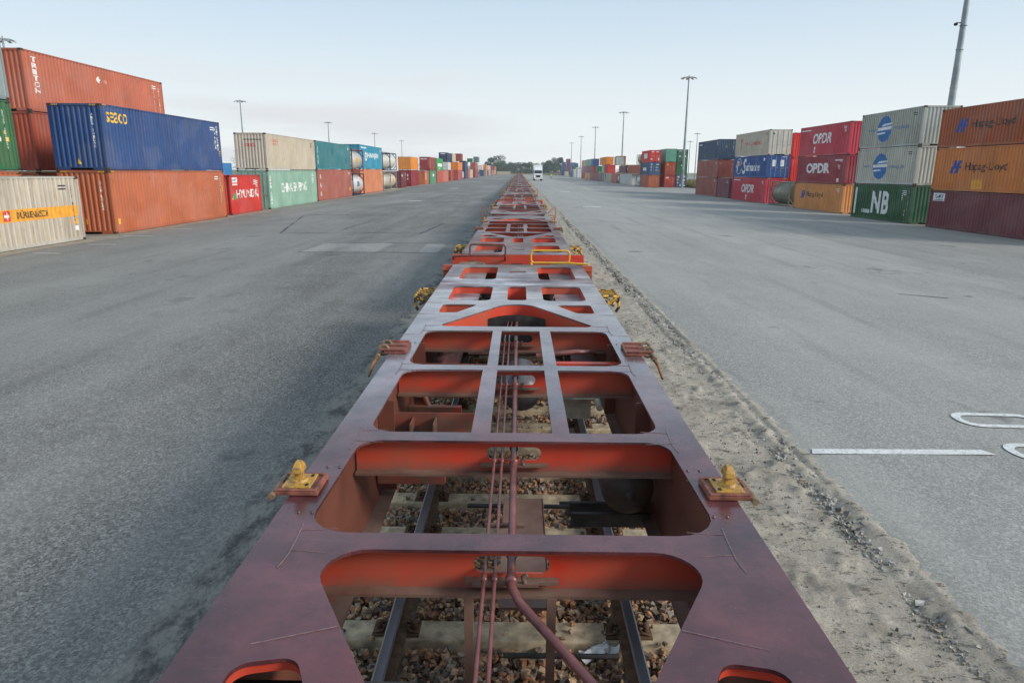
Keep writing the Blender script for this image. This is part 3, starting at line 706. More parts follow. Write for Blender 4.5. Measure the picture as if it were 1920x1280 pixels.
c = K('R5', 1); vert_code(c, 'end', 2.0, .8, 2.0, seed=12); end_rect(c, .35, .5, 1.9, 2.05, 'yellow')
c = K('R5b'); small_marks(c, 4.9, 2.1, .2, 6)
c = K('R6', 2)
for xa in (.35, 1.35): end_rect(c, xa, xa + .55, 2.1, 2.3, 'white', lift=.012, flatd=True)
for xa in (.2, 1.3): end_rect(c, xa, xa + .9, 1.3, 1.37, 'orange', lift=.012, flatd=True)
end_rect(c, .2, .6, .5, .75, 'white', lift=.012, flatd=True); end_rect(c, 1.8, 2.1, .4, .9, 'white', lift=.012, flatd=True); side_rect(c, 164.5, 160.5, 5.9, 7.0, 'white', 'sign_panel')
c = K('R6', 1); side_rect(c, 165, 161, 3.2, 3.9, 'white', 'sign_panel'); end_rect(c, .3, .6, 2.2, 2.45, 'white', lift=.012, flatd=True); end_rect(c, 1.5, 2.1, 2.2, 2.4, 'white', lift=.012, flatd=True)
for zz in (1.0, 1.6): end_rect(c, .3, .55, zz, zz + .18, 'white', lift=.012, flatd=True); end_rect(c, 1.4, 1.9, zz, zz + .14, 'white', lift=.012, flatd=True)
c = K('R6', 0); end_rect(c, 1.75, 1.87, .9, 2.2, 'rose')
c = K('R7', 1); end_rect(c, .3, .75, 2.2, 2.6, 'orange'); end_rect(c, 1.2, 1.35, 1.8, 1.95, 'yellow'); end_rect(c, 1.9, 2.0, 1.1, 2.6, 'rose')
c = K('R7', 0); end_rect(c, .3, .95, 2.0, 2.3, 'white'); end_rect(c, 1.9, 2.0, .9, 2.2, 'rose')
c = K('R8', 2); end_rect(c, .4, .75, 1.2, 1.45, 'white', lift=.012, flatd=True); end_rect(c, 1.5, 2.0, 1.15, 1.5, 'white', lift=.012, flatd=True); end_rect(c, .4, 1.0, 2.4, 2.5, 'white', lift=.012, flatd=True)
c = K('R8', 1); end_rect(c, 1.0, 1.3, 1.9, 2.2, 'white'); end_rect(c, 1.45, 1.75, 1.9, 2.2, 'white')
c = K('R8', 0)
for (xa, za, w, h, cc) in ((.3, 2.2, .5, .3, 'white'), (1.4, 2.2, .7, .4, 'white'), (.25, 1.55, .35, .35, 'yellow'), (1.3, 1.4, .8, .4, 'white'), (.3, .9, .3, .3, 'white'), (1.3, .8, .6, .35, 'white'), (.9, .3, .5, .35, 'white'), (1.8, .25, .4, .3, 'white')):
    end_rect(c, xa, xa + w, za, za + h, cc, lift=.012, flatd=True)
c = K('R10'); side_rect(c, 241.5, 240, .6, 2.2, 'black', 'code_marking')
for key_, rs in BYKEY.items():
    for i_, c in enumerate(rs):
        if c['_Y0'] > 135: continue
        H_, L_ = c['_H'], c['_L']; kk = (len(key_) * 7 + i_ * 5 + int(c['_Y0'])) % 17
        cc_ = 'black' if key_ in ('L0', 'R2') or (key_, i_) in (('L4', 1), ('R4', 2), ('R1', 1), ('R1', 2)) else 'white'
        if (key_, i_) in (('R2', 0),): cc_ = 'white'
        if key_ not in ('L1',): vert_code(c, 'side', L_ - .55 if c['_s'] > 0 else .45, H_ * .30, H_ * .86, cc_, seed=kk + 2, w=.10)
        if c['_s'] > 0: small_marks(c, L_ - 1.3, H_ - .35, .5, 2 + kk % 3, cc_)
        else: small_marks(c, .8, H_ - .35, .5, 2 + kk % 3, cc_)
for r in [x for v in BYKEY.values() for x in v]:
    for k in ('_L', '_H', '_s', '_Y0', '_z0', '_flat', '_end'): del r[k]

# ---------------------------------------------------------------- tank containers
def tank_container(X, Y0, L, z0, H, frame_col, tank_col, label, stain=None, split=False):
    s = 1 if X < 0 else -1; W = 1.22
    root = empty('tank_container', (X - s * W, Y0, z0)); tag(root, label, 'tank container', 'tank containers among the stacks')
    fm = flat('tankframe_' + '_'.join(map(str, frame_col)), lin(*frame_col), .55, 0, .2, 4)
    tm = cont_paint('tankskin_' + '_'.join(map(str, tank_col)), lin(*tank_col), .4, .06, .35)
    f = MB(); q = .11
    for sx in (-1, 1):
        for y in (0, L - q):
            a = sx * W; b2 = sx * (W - q); f.box(min(a, b2), max(a, b2), y, y + q, 0, H)
        a = sx * (W - .003); b2 = sx * (W - .10); f.box(min(a, b2), max(a, b2), q, L - q, .03, .15)
        f.tube([(sx * (W - .06), q, H * .08), (sx * (W - .06), L * .25, .15)], .045, 6)
        f.box(min(a, b2), max(a, b2), q, L - q, H - .07, H - .01)
    for y in (.003, L - q - .003):
        f.box(-W + q, W - q, y, y + q, .02, .14); f.box(-W + q, W - q, y, y + q, H - .12, H - .01)
        for sx in (-1, 1):
            f.tube([(sx * (W - q), y + q / 2, H - .12), (sx * .55, y + q / 2, H - .12 - .0)], .04, 6)
            f.tube([(sx * (W - q), y + q / 2, .75), (sx * .6, y + q / 2, .14)], .05, 6)
            f.tube([(sx * (W - q), y + q / 2, H - .75), (sx * .6, y + q / 2, H - .12)], .05, 6)
    f.build('support_frame', fm, root)
    R = min(1.12, H / 2 - .1); zc = H / 2 + .03
    t = MB(); pr = []; y0, y1 = .22, L - .22
    for k in range(7):
        a = PI / 2 * k / 6; pr.append((R * math.sin(a), y0 + .30 * (1 - math.cos(a))))
    for k in range(7):
        a = PI / 2 * (1 - k / 6); pr.append((R * math.sin(a), y1 - .30 * (1 - math.cos(a))))
    t.lathe(pr, 'y', 36, 0, (0, 0, zc))
    for yb in np.linspace(y0 + .5, y1 - .5, 5): t.lathe([(R + .001, yb - .03), (R + .014, yb - .03), (R + .014, yb + .03), (R + .001, yb + .03)], 'y', 36, 0, (0, 0, zc))
    tk = t.build('tank', tm, root)
    h = MB(); h.lathe([(.0, H - .03), (.26, H - .03), (.28, H - .1), (.28, H - .25)], 'z', 16, 0, (0, L / 2, 0)); h.box(-.35, .35, .4, L - .4, H - .06, H - .03); h.build('hatch_walkway', M_rod, root)
    v = MB(); v.box(-.22, .22, .02, .3, .2, .75); v.box(-.14, .14, -.02, .02, .3, .65, 1); v.build('valve_box', [fm, M_dark], root)
    if stain:
        lb = MB(); a0 = -.25; n = 8; vs = []; fs = []
        sg = s
        for k in range(n + 1):
            a = a0 + .55 * k / n
            for yy in (L * .42, L * .62): vs.append((sg * (R + .016) * math.cos(a), yy, zc + (R + .016) * math.sin(a)))
        for k in range(n): fs.append((2 * k, 2 * k + 1, 2 * k + 3, 2 * k + 2))
        lb.add(vs, fs); lb.build('label_panel', dcol(stain), tk)
    return root
tank_container(-20.1, 84.6, 6.06, -.16, 2.66, (30, 48, 84), (216, 214, 210), 'lower white tank container in blue frame between brown and salmon containers', 'bluegrey')
tank_container(-20.1, 84.6, 6.06, 2.71, 2.66, (128, 44, 48), (196, 192, 184), 'upper grey tank container in dark red frame with orange label', 'orange')
tank_container(-20.8, 107.3, 6.0, -.17, 2.85, (150, 148, 138), (196, 190, 176), 'grey tank container on the ground in dusty frame, nearer of two end to end')
tank_container(-20.8, 113.4, 5.6, -.17, 2.85, (170, 166, 152), (200, 192, 172), 'grey tank container on the ground with tan label, farther of two end to end', 'orange')
tank_container(-20.8, 107.3, 6.0, 2.86, 2.75, (36, 52, 82), (214, 208, 194), 'cream tank container in dark blue frame on top, nearer of the upper two')
tank_container(-20.8, 113.4, 5.6, 2.86, 2.75, (36, 52, 82), (216, 212, 200), 'cream tank container in dark blue frame on top, farther of the upper two')
tank_container(27.15, 70.5, 5.6, -.42, 2.44, (118, 114, 98), (122, 116, 96), 'grimy olive brown tank container standing alone before the raspberry red one')
tank_container(29.3, 170.9, 6.06, -.46, 2.72, (24, 120, 170), (214, 216, 214), 'white tank container in bright blue frame on the ground, right row')
tank_container(29.3, 171.0, 6.06, 4.72, 2.3, (54, 72, 58), (156, 124, 66), 'brown tank container high on the stack beside red doors')
tank_container(29.3, 188.9, 5.4, 2.5, 2.2, (40, 50, 54), (206, 208, 204), 'white tank container on second level between mauve container and orange doors')
tank_container(29.4, 207.2, 5.2, -.46, 2.66, (44, 52, 60), (206, 208, 204), 'white tank container on the ground between pink brown and white containers')
container(29.3, 171.0, 13.5, 2.4, 2.25, 'orange_brown', 'door', 'orange brown container with doors directly under the brown tank container')
for r in [o for o in bpy.data.objects if '_L' in o.keys()]:
    for k in ('_L', '_H', '_s', '_Y0', '_z0', '_flat', '_end'): del r[k]
# long beige container parked across the far end of the left lane
rb = MB(); rb.box(-6.1, 6.1, -1.22, 1.22, 0, 2.7); 
r = empty('shipping_container', (-14.5, 640, -.1)); tag(r, 'long beige container lying across the far end of the left lane', 'shipping container', 'stacked shipping containers on the left side of the yard')
b = MB(); n = 40
for i in range(n):
    x = -6.0 + 12.0 * i / n; b.box(x + .02, x + .17, -1.21, -1.16, .15, 2.6)
b.box(-6.0, 6.0, -1.17, 1.2, .1, 2.68); b.build('side_panel', cpaint('beige'), r)
b = MB()
for x in (-6.1, 5.98):
    b.box(x, x + .12, -1.23, -1.1, 0, 2.72); b.box(x, x + .12, 1.1, 1.23, 0, 2.72)
b.box(-5.98, 5.98, -1.24, -1.18, 0, .15); b.box(-5.98, 5.98, -1.24, -1.18, 2.62, 2.72); b.build('corner_frame', cframe('beige'), r)
# blue and white cab-like reefer unit behind the red container
r = empty('storage_cabin', (-23.2, 52.0, 2.3)); tag(r, 'small blue and white cabin on stilts behind the short red container', 'cabin')
b = MB(); b.box(-.9, .9, 0, 2.4, .0, 1.05); b.build('cabin_body', flat('cabin_blue', lin(60, 130, 190), .5), r)
b = MB(); b.box(.0, .92, -.03, -.002, .1, .95); b.box(-.92, .92, -.02, 2.42, 1.052, 1.15); b.build('cabin_panel', dcol('white'), r)
b = MB()
for x in (-.8, .8):
    for y in (.1, 2.3): b.box(x - .06, x + .06, y - .06, y + .06, -2.5, -.003)
b.build('cabin_leg', M_rod, r)
tag(r.children[-1], 'steel stilts')

# ---------------------------------------------------------------- ground materials
def asphalt_mat(name, c_lo, c_hi, shade_from=None, speck=1.0, dirt_edge=False):
    mt, nt, b = new_mat(name); p = pos(nt)
    fine = noise(nt, 34, 3, 1.0, p); c = ramp(nt, fine, .40, .60, tuple(x * .78 for x in c_lo[:3]) + (1,), tuple(x * 1.12 for x in c_hi[:3]) + (1,))
    grit = N(nt, 'ShaderNodeTexVoronoi'); grit.inputs['Scale'].default_value = 55; nt.links.new(p, grit.inputs['Vector'])
    gb = N(nt, 'ShaderNodeRGBToBW'); nt.links.new(grit.outputs['Color'], gb.inputs[0]); gr = ramp(nt, gb.outputs[0], .2, .8, (.42, .42, .42, 1), (1.62, 1.62, 1.6, 1)); c = mix(nt, 1.0, c, gr, 'MULTIPLY')
    gt2 = N(nt, 'ShaderNodeTexVoronoi'); gt2.inputs['Scale'].default_value = 19; nt.links.new(p, gt2.inputs['Vector']); gb2 = N(nt, 'ShaderNodeRGBToBW'); nt.links.new(gt2.outputs['Color'], gb2.inputs[0])
    c = mix(nt, 1.0, c, ramp(nt, gb2.outputs[0], .2, .85, (.86, .86, .86, 1), (1.15, 1.15, 1.15, 1)), 'MULTIPLY')
    mid = ramp(nt, noise(nt, 17, 5, .75, p), .42, .66); c = mix(nt, mul(nt, mid, .36), c, tuple(x * .55 for x in c_lo[:3]) + (1,))
    big = ramp(nt, noise(nt, .35, 7, .65, p, (1, .35, 1)), .40, .62); c = mix(nt, mul(nt, big, .34), c, tuple(x * 1.5 for x in c_hi[:3]) + (1,), 'MIX')
    lane = ramp(nt, noise(nt, 1.0, 5, .6, p, (.9, .02, 1)), .42, .72); c = mix(nt, mul(nt, lane, .22), c, tuple(x * .6 for x in c_lo[:3]) + (1,))
    blot = ramp(nt, noise(nt, .9, 8, .72, p), .54, .66); c = mix(nt, mul(nt, blot, .30), c, tuple(x * .5 for x in c_lo[:3]) + (1,))
    stones = ramp(nt, noise(nt, 75, 2, .9, p), .66, .70); c = mix(nt, mul(nt, stones, .5 * speck), c, (.42, .42, .40, 1))
    if shade_from:
        sp = N(nt, 'ShaderNodeSeparateXYZ'); nt.links.new(p, sp.inputs[0])
        wob = N(nt, 'ShaderNodeMath', operation='MULTIPLY_ADD'); nt.links.new(noise(nt, .05, 3, .5, p), wob.inputs[0]); wob.inputs[1].default_value = 9.0
        nt.links.new(sp.outputs[0], wob.inputs[2])
        mr = N(nt, 'ShaderNodeMapRange'); mr.inputs[1].default_value = shade_from + 4.5; mr.inputs[2].default_value = shade_from + 4.95
        mr.inputs[3].default_value = 1; mr.inputs[4].default_value = 0; nt.links.new(wob.outputs[0], mr.inputs[0])
        lt = mix(nt, .55, mix(nt, 1.0, c, (1.6, 1.56, 1.5, 1), 'MULTIPLY'), (.31, .305, .285, 1)); lt2 = mix(nt, .62, c, lt); c = mix(nt, mr.outputs[0], lt2, lt)  # past the edge the container row's shadow is put softly into the colour
    vo = N(nt, 'ShaderNodeTexVoronoi', feature='DISTANCE_TO_EDGE'); vo.inputs['Scale'].default_value = .16
    wv = N(nt, 'ShaderNodeVectorMath', operation='ADD'); nz_ = N(nt, 'ShaderNodeTexNoise'); nz_.inputs['Scale'].default_value = .5; nz_.inputs['Detail'].default_value = 8; nt.links.new(p, nz_.inputs['Vector'])
    ms = N(nt, 'ShaderNodeVectorMath', operation='SCALE'); ms.inputs['Scale'].default_value = 3.0; nt.links.new(nz_.outputs['Color'], ms.inputs[0]); nt.links.new(p, wv.inputs[0]); nt.links.new(ms.outputs[0], wv.inputs[1]); nt.links.new(wv.outputs[0], vo.inputs['Vector'])
    ck = ramp(nt, vo.outputs['Distance'], .0015, .004, (1, 1, 1, 1), (0, 0, 0, 1)); cm = ramp(nt, noise(nt, .11, 3, .6, p), .50, .60)
    c = mix(nt, mul(nt, mul(nt, ck, cm), .6), c, (.03, .03, .03, 1))
    oil = ramp(nt, noise(nt, .55, 4, .5, p), .655, .70); c = mix(nt, mul(nt, oil, .5), c, (.05, .05, .05, 1))
    pat = ramp(nt, noise(nt, .045, 2, .4, p, (1, .3, 1)), .48, .515); c = mix(nt, mul(nt, pat, .26), c, tuple(x * 1.45 for x in c_hi[:3]) + (1,))
    tyw = N(nt, 'ShaderNodeTexWave', bands_direction='X'); tyw.inputs['Scale'].default_value = .16; tyw.inputs['Distortion'].default_value = 5.0; tyw.inputs['Detail'].default_value = 3; tyw.inputs['Detail Scale'].default_value = .25
    tm_ = N(nt, 'ShaderNodeMapping'); tm_.inputs['Scale'].default_value = (1, .10, 1); nt.links.new(p, tm_.inputs[0]); nt.links.new(tm_.outputs[0], tyw.inputs[0])
    tyr = ramp(nt, tyw.outputs[0], .90, .97); tyb = ramp(nt, noise(nt, .5, 6, .7, p, (2, .3, 1)), .44, .62); c = mix(nt, mul(nt, mul(nt, tyr, tyb), .17), c, (.05, .05, .048, 1))
    if dirt_edge:
        sp_ = N(nt, 'ShaderNodeSeparateXYZ'); nt.links.new(p, sp_.inputs[0]); er = N(nt, 'ShaderNodeMapRange'); er.inputs[1].default_value = -2.75; er.inputs[2].default_value = -1.85; nt.links.new(sp_.outputs[0], er.inputs[0])
        dn = N(nt, 'ShaderNodeMath', operation='ADD'); nt.links.new(er.outputs[0], dn.inputs[0]); nt.links.new(noise(nt, 5.0, 9, .82, p, (1, .6, 1)), dn.inputs[1])
        dm = ramp(nt, dn.outputs[0], .86, 1.06); soot = ramp(nt, noise(nt, 2.2, 9, .8, p, (1, .45, 1)), .46, .56, (.25, .235, .20, 1), (.035, .035, .035, 1)); c = mix(nt, mul(nt, dm, .75), c, soot)
    nt.links.new(c, b.inputs['Base Color']); b.inputs['Roughness'].default_value = .85; b.inputs['Specular IOR Level'].default_value = .3
    bump(nt, b, fine, .8, .008)
    return mt
M_asL = asphalt_mat('asphalt_bluegrey', (.102, .097, .089, 1), (.245, .236, .216, 1), dirt_edge=True)
M_asR = asphalt_mat('asphalt_light', (.112, .108, .100, 1), (.262, .253, .234, 1), shade_from=13.8)
M_patch = asphalt_mat('asphalt_patch_mat', (.15, .147, .136, 1), (.33, .32, .295, 1))
M_tar = flat('tar', (.035, .038, .042, 1), .7)
mt, nt, b = new_mat('road_paint'); p = pos(nt)
c = mix(nt, ramp(nt, noise(nt, 24, 7, .8, p), .52, .60), (.70, .70, .67, 1), (.30, .295, .28, 1)); c = mix(nt, ramp(nt, noise(nt, 3, 6, .7, p), .45, .7), c, (.52, .51, .48, 1))
nt.links.new(c, b.inputs['Base Color']); b.inputs['Roughness'].default_value = .75; M_line = mt

def vnoise(x, y, seed=0):
    xi = np.floor(x).astype(int); yi = np.floor(y).astype(int); fx = x - xi; fy = y - yi
    fx = fx * fx * (3 - 2 * fx); fy = fy * fy * (3 - 2 * fy)
    def h(a, b):
        n = (a * 374761393 + b * 668265263 + seed * 1442695041) & 0x7fffffff
        n = ((n ^ (n >> 13)) * 1274126177) & 0x7fffffff
        return (n & 0xffff) / 65535.0
    return (h(xi, yi) * (1 - fx) + h(xi + 1, yi) * fx) * (1 - fy) + (h(xi, yi + 1) * (1 - fx) + h(xi + 1, yi + 1) * fx) * fy
def fbm(x, y, s, o=4, seed=0):
    a = 0; amp = .5
    for k in range(o): a = a + amp * vnoise(x * s, y * s, seed + k); s *= 2.1; amp *= .5
    return a

def grid_mesh(name, xs, ys, zf, mat, smooth=True, xj=None):
    XX, YY = np.meshgrid(xs, ys); 
    if xj is not None: XX = xj(XX, YY)
    ZZ = zf(XX, YY); co = np.stack([XX, YY, ZZ], -1).reshape(-1, 3)
    nx, ny = len(xs), len(ys)
    idx = np.arange(nx * ny).reshape(ny, nx)
    f = np.stack([idx[:-1, :-1], idx[:-1, 1:], idx[1:, 1:], idx[1:, :-1]], -1).reshape(-1, 4)
    me = bpy.data.meshes.new(name); me.vertices.add(len(co)); me.vertices.foreach_set('co', co.astype(np.float32).ravel())
    me.loops.add(f.size); me.loops.foreach_set('vertex_index', f.astype(np.int32).ravel())
    me.polygons.add(len(f)); me.polygons.foreach_set('loop_start', (np.arange(len(f)) * 4).astype(np.int32))
    try: me.polygons.foreach_set('loop_total', np.full(len(f), 4, np.int32))
    except Exception: pass
    me.polygons.foreach_set('use_smooth', np.full(len(f), smooth)); me.update(calc_edges=True); me.validate()
    me.materials.append(mat); return add_obj(name, me)

# earth sheet to the horizon (grassy heath beyond the paved yard)
mt, nt, b = new_mat('heath'); p = pos(nt)
c = ramp(nt, noise(nt, .06, 6, .7, p), .3, .7, (.10, .11, .05, 1), (.26, .23, .13, 1)); nt.links.new(c, b.inputs['Base Color']); b.inputs['Roughness'].default_value = .95
g = MB(); g.add([(-3500, -300, -1.6), (3500, -300, -1.6), (3500, 5000, -1.6), (-3500, 5000, -1.6)], [(0, 1, 2, 3)])
tag(g.build('ground', mt), kind='structure')
gv = np.vectorize(gz)
def road_profile(X, Y): return gv(X)
xsL = np.array([-130., -60, -40, -25, -20, -15, -12, -8, -6, -4, -3, -2.6, -2.2, -1.95, -1.82])
ysR = np.concatenate([np.arange(-8, 40, .25), np.arange(40, 120, 2.), np.arange(120, 700, 20.), [700., 760]])
def jitL(X, Y):
    e = (fbm(X * 0 + 3, Y, 1.2, 5, 5) - .48) * .30; w = np.clip((X + 2.2) / .38, 0, 1); return X + e * w * .8
def jitR(X, Y):
    e = (fbm(X * 0 + 9, Y, 4.0, 5, 9) - .48) * .09; w = np.clip((3.6 - X) / .5, 0, 1); return X + e * w
yl = grid_mesh('asphalt_yard', xsL, ysR, road_profile, M_asL, False, jitL); tag(yl, kind='structure')
xsR = np.array([3.07, 3.2, 3.4, 3.8, 4, 6, 9, 12, 16, 20, 25, 30, 45, 60, 130.])
yr = grid_mesh('asphalt_road', xsR, ysR, road_profile, M_asR, False, jitR); tag(yr, kind='structure')

# sandy strip and track bed between the two paved lanes
mt, nt, b = new_mat('sand_strip'); p = pos(nt)
c = ramp(nt, noise(nt, 3.0, 6, .65, p), .3, .72, (.37, .325, .26, 1), (.58, .52, .43, 1))
c = mix(nt, ramp(nt, noise(nt, 60, 4, .8, p), .4, .75), c, (.20, .17, .135, 1))
deb = ramp(nt, noise(nt, 6.0, 9, .80, p, (1, 1.9, 1)), .545, .60); c = mix(nt, mul(nt, deb, .78), c, (.050, .046, .038, 1))
deb2 = ramp(nt, noise(nt, 1.1, 5, .7, p), .5, .68); c = mix(nt, mul(nt, deb2, .45), c, (.11, .10, .085, 1))
sp = N(nt, 'ShaderNodeSeparateXYZ'); nt.links.new(p, sp.inputs[0])
lf = N(nt, 'ShaderNodeMapRange'); lf.inputs[1].default_value = -1.35; lf.inputs[2].default_value = -1.75; lf.inputs[3].default_value = 0; lf.inputs[4].default_value = .8
nt.links.new(sp.outputs[0], lf.inputs[0])
soot = ramp(nt, noise(nt, 1.6, 6, .7, p, (1, .6, 1)), .46, .58, (.20, .195, .18, 1), (.035, .036, .038, 1))
c = mix(nt, lf.outputs[0], c, soot)
nt.links.new(c, b.inputs['Base Color']); b.inputs['Roughness'].default_value = .95; b.inputs['Specular IOR Level'].default_value = .2
bump(nt, b, noise(nt, 45, 6, .8, p), .8, .012)
M_sand = mt
xs = np.concatenate([np.linspace(-2.25, -1.46, 44), np.linspace(-1.42, 1.32, 20), np.linspace(1.36, 3.34, 76)])
ys = np.concatenate([np.arange(-1, 13, .035), np.arange(13, 30, .10), np.arange(30, 80, .6), np.arange(80, 700, 12.)])
def bed(X, Y):
    n1 = fbm(X, Y, 1.1, 4, 1) - .47; n2 = fbm(X, Y, 9, 4, 2) - .47
    lump = np.clip(fbm(X, Y, 5.5, 4, 3) - .53, 0, 1)
    z = -.035 + n1 * .05 + n2 * .022 + lump * .16
    inn = np.clip((1.42 - np.abs(X)) / .12, 0, 1)
    z = z * (1 - inn) + (-.21) * inn
    ridge = np.exp(-((X - 2.93 + (fbm(X * 0, Y, .8, 3, 7) - .47) * .25) / .09) ** 2) * .035 * (fbm(X, Y, 6, 3, 8) + .4)
    edge = np.where(X > 0, np.clip((X - 2.98) / .06, 0, 1), np.clip((-X - 1.70) / .10, 0, 1))
    n5 = fbm(X, Y, 14, 4, 12) - .47; rim = np.where(X > 0, .012 - (X - 3.04) * .16, .010 - (-X - 1.80) * .10) + n5 * .030 + n2 * .02
    return (z + ridge) * (1 - edge) + edge * rim
tag(grid_mesh('track_bed', xs, ys, bed, M_sand, True), kind='structure')

# seams, patches, painted marks
def sheet(name, poly, mat, dz=.006):
    b = MB(); vs = [(x, y, gz(x) + dz) for x, y in poly]; b.add(vs, [tuple(range(len(vs)))]); return tag(b.build(name, mat), kind='structure')
def strip(name, pts, w, mat, dz=.010):
    b = MB(); P_ = [Vector((x, y, 0)) for x, y in pts]
    for i in range(len(P_) - 1):
        d = (P_[i + 1] - P_[i]); L_ = d.length; k = max(1, int(L_ / .8)); nrm = Vector((-d.y, d.x, 0)).normalized()
        prev = None
        for q in range(k + 1):
            c0 = P_[i] + d * (q / k) + nrm * random.uniform(-.02, .02); ww = w * random.uniform(.5, 1.3) / 2
            a, bb = c0 + nrm * ww, c0 - nrm * ww
            cur = ((a.x, a.y, gz(a.x) + dz), (bb.x, bb.y, gz(bb.x) + dz))
            if prev and random.random() > .12: b.add([prev[0], cur[0], cur[1], prev[1]], [(0, 1, 2, 3)])
            prev = cur
    return tag(b.build(name, mat), kind='structure')
sheet('asphalt_patch', [(-8.12, 25.2), (-2.9, 24.75), (-2.95, 28.1), (-7.98, 28.27)], M_patch)
strip('tar_seam', [(-8.12, 25.15), (-7.98, 28.3), (-2.9, 28.15)], .07, M_tar); strip('tar_seam', [(-8.1, 25.15), (-2.9, 24.72)], .06, M_tar)
strip('tar_seam', [(-11.5, 33.1), (-14.7, 47.4), (-4.1, 47.6)], .10, M_tar); strip('tar_seam', [(-4.7, 31.5), (-4.2, 40)], .12, M_tar)
strip('tar_seam', [(-11.5, 33.1), (-4.7, 33.2)], .07, M_tar); strip('tar_seam', [(-9.0, 35.5), (-8.6, 44)], .07, M_tar); strip('tar_seam', [(-12, 56), (-5, 56.5)], .1, M_tar)
strip('tar_seam', [(-15.5, 38), (-11.5, 40.0)], .07, M_tar); strip('tar_seam', [(-4.0, 72), (-2.8, 73)], .3, M_tar)
strip('tar_seam', [(5.0, 62), (11.5, 61.2)], .09, M_tar); strip('tar_seam', [(3.1, 46), (9, 36)], .05, M_tar); strip('tar_seam', [(9.8, 17.5), (10.8, 17.0)], .05, M_tar)
def mark(name, poly): return sheet(name, poly, M_line, .012)
mark('painted_line', [(3.16, 6.79), (5.16, 6.86), (5.08, 6.99), (3.21, 6.92)])
def zero(cx0, cx1, cy0, cy1, w=.10):
    o = rpoly([(cx0, cy0, .22), (cx1, cy0, .22), (cx1, cy1, .22), (cx0, cy1, .22)], .2, 6)
    i = rpoly([(cx0 + w, cy0 + w, .13), (cx1 - w, cy0 + w, .13), (cx1 - w, cy1 - w, .13), (cx0 + w, cy1 - w, .13)], .13, 6)
    n = len(o); b = MB(); vs = [(x, y, gz(x) + .012) for x, y in o] + [(x, y, gz(x) + .012) for x, y in i]
    b.add(vs, [(k, (k + 1) % n, n + (k + 1) % n, n + k) for k in range(n)]); return tag(b.build('painted_digit', M_line), kind='structure')
zero(5.40, 6.46, 7.71, 8.22); zero(5.36, 6.42, 6.70, 7.21)
for (x0, x1, y) in ((-17.7, -16.7, 24.7), (-17.6, -16.4, 27.8), (-18.3, -16.9, 31.6), (-18.15, -16.9, 35.5), (-18.3, -17.0, 41), (-18.4, -17.2, 47)):
    mark('painted_line', [(x0, y), (x1, y - .05), (x1, y + .08), (x0, y + .13)])
mark('painted_line', [(-11.1, 69.2), (-9.8, 69.2), (-9.8, 70.2), (-11.1, 70.2)]); mark('painted_line', [(5.6, 59.8), (7.1, 59.8), (7.1, 60.9), (5.6, 60.9)]); mark('painted_line', [(4.6, 62), (5.5, 62), (5.5, 62.3), (4.6, 62.3)])
mark('painted_line', [(6.2, 104), (7.6, 104), (7.6, 106), (6.2, 106)]); mark('painted_line', [(-12, 120), (-10.4, 120), (-10.4, 122), (-12, 122)])
# dusty sand drift along the container rows
mt, nt, b = new_mat('sand_drift'); p = pos(nt)
c = ramp(nt, noise(nt, 2.0, 6, .7, p), .3, .7, (.20, .17, .13, 1), (.40, .34, .26, 1)); nt.links.new(c, b.inputs['Base Color']); b.inputs['Roughness'].default_value = .95
def drift(name, xa, ya0, ya1, wv, sgn):
    ys_ = np.arange(ya0, ya1, .7); b = MB(); pr = None
    for i, y in enumerate(ys_):
        w = wv * (.45 + float(fbm(np.array([3.3]), np.array([y]), .35, 4, 4)[0]) * 1.1)
        xb = xa + sgn * w; cur = ((xa - sgn * .8, y, gz(xa - sgn * .8) + .008), (xb, y, gz(xb) + .008))
        if pr: b.add([pr[0], pr[1], cur[1], cur[0]], [(0, 1, 2, 3)])
        pr = cur
    return tag(b.build(name, mt), kind='structure')
drift('sand_drift', -19.0, 12, 32, 1.0, 1); drift('sand_drift', -19.2, 32.2, 54, .75, 1); drift('sand_drift', -19.7, 54.2, 120, .5, 1); drift('sand_drift', -21.0, 120.2, 210, .6, 1)
drift('sand_drift', 26.4, 30, 58, .12, -1); drift('sand_drift', 28.9, 150, 200, .5, -1)

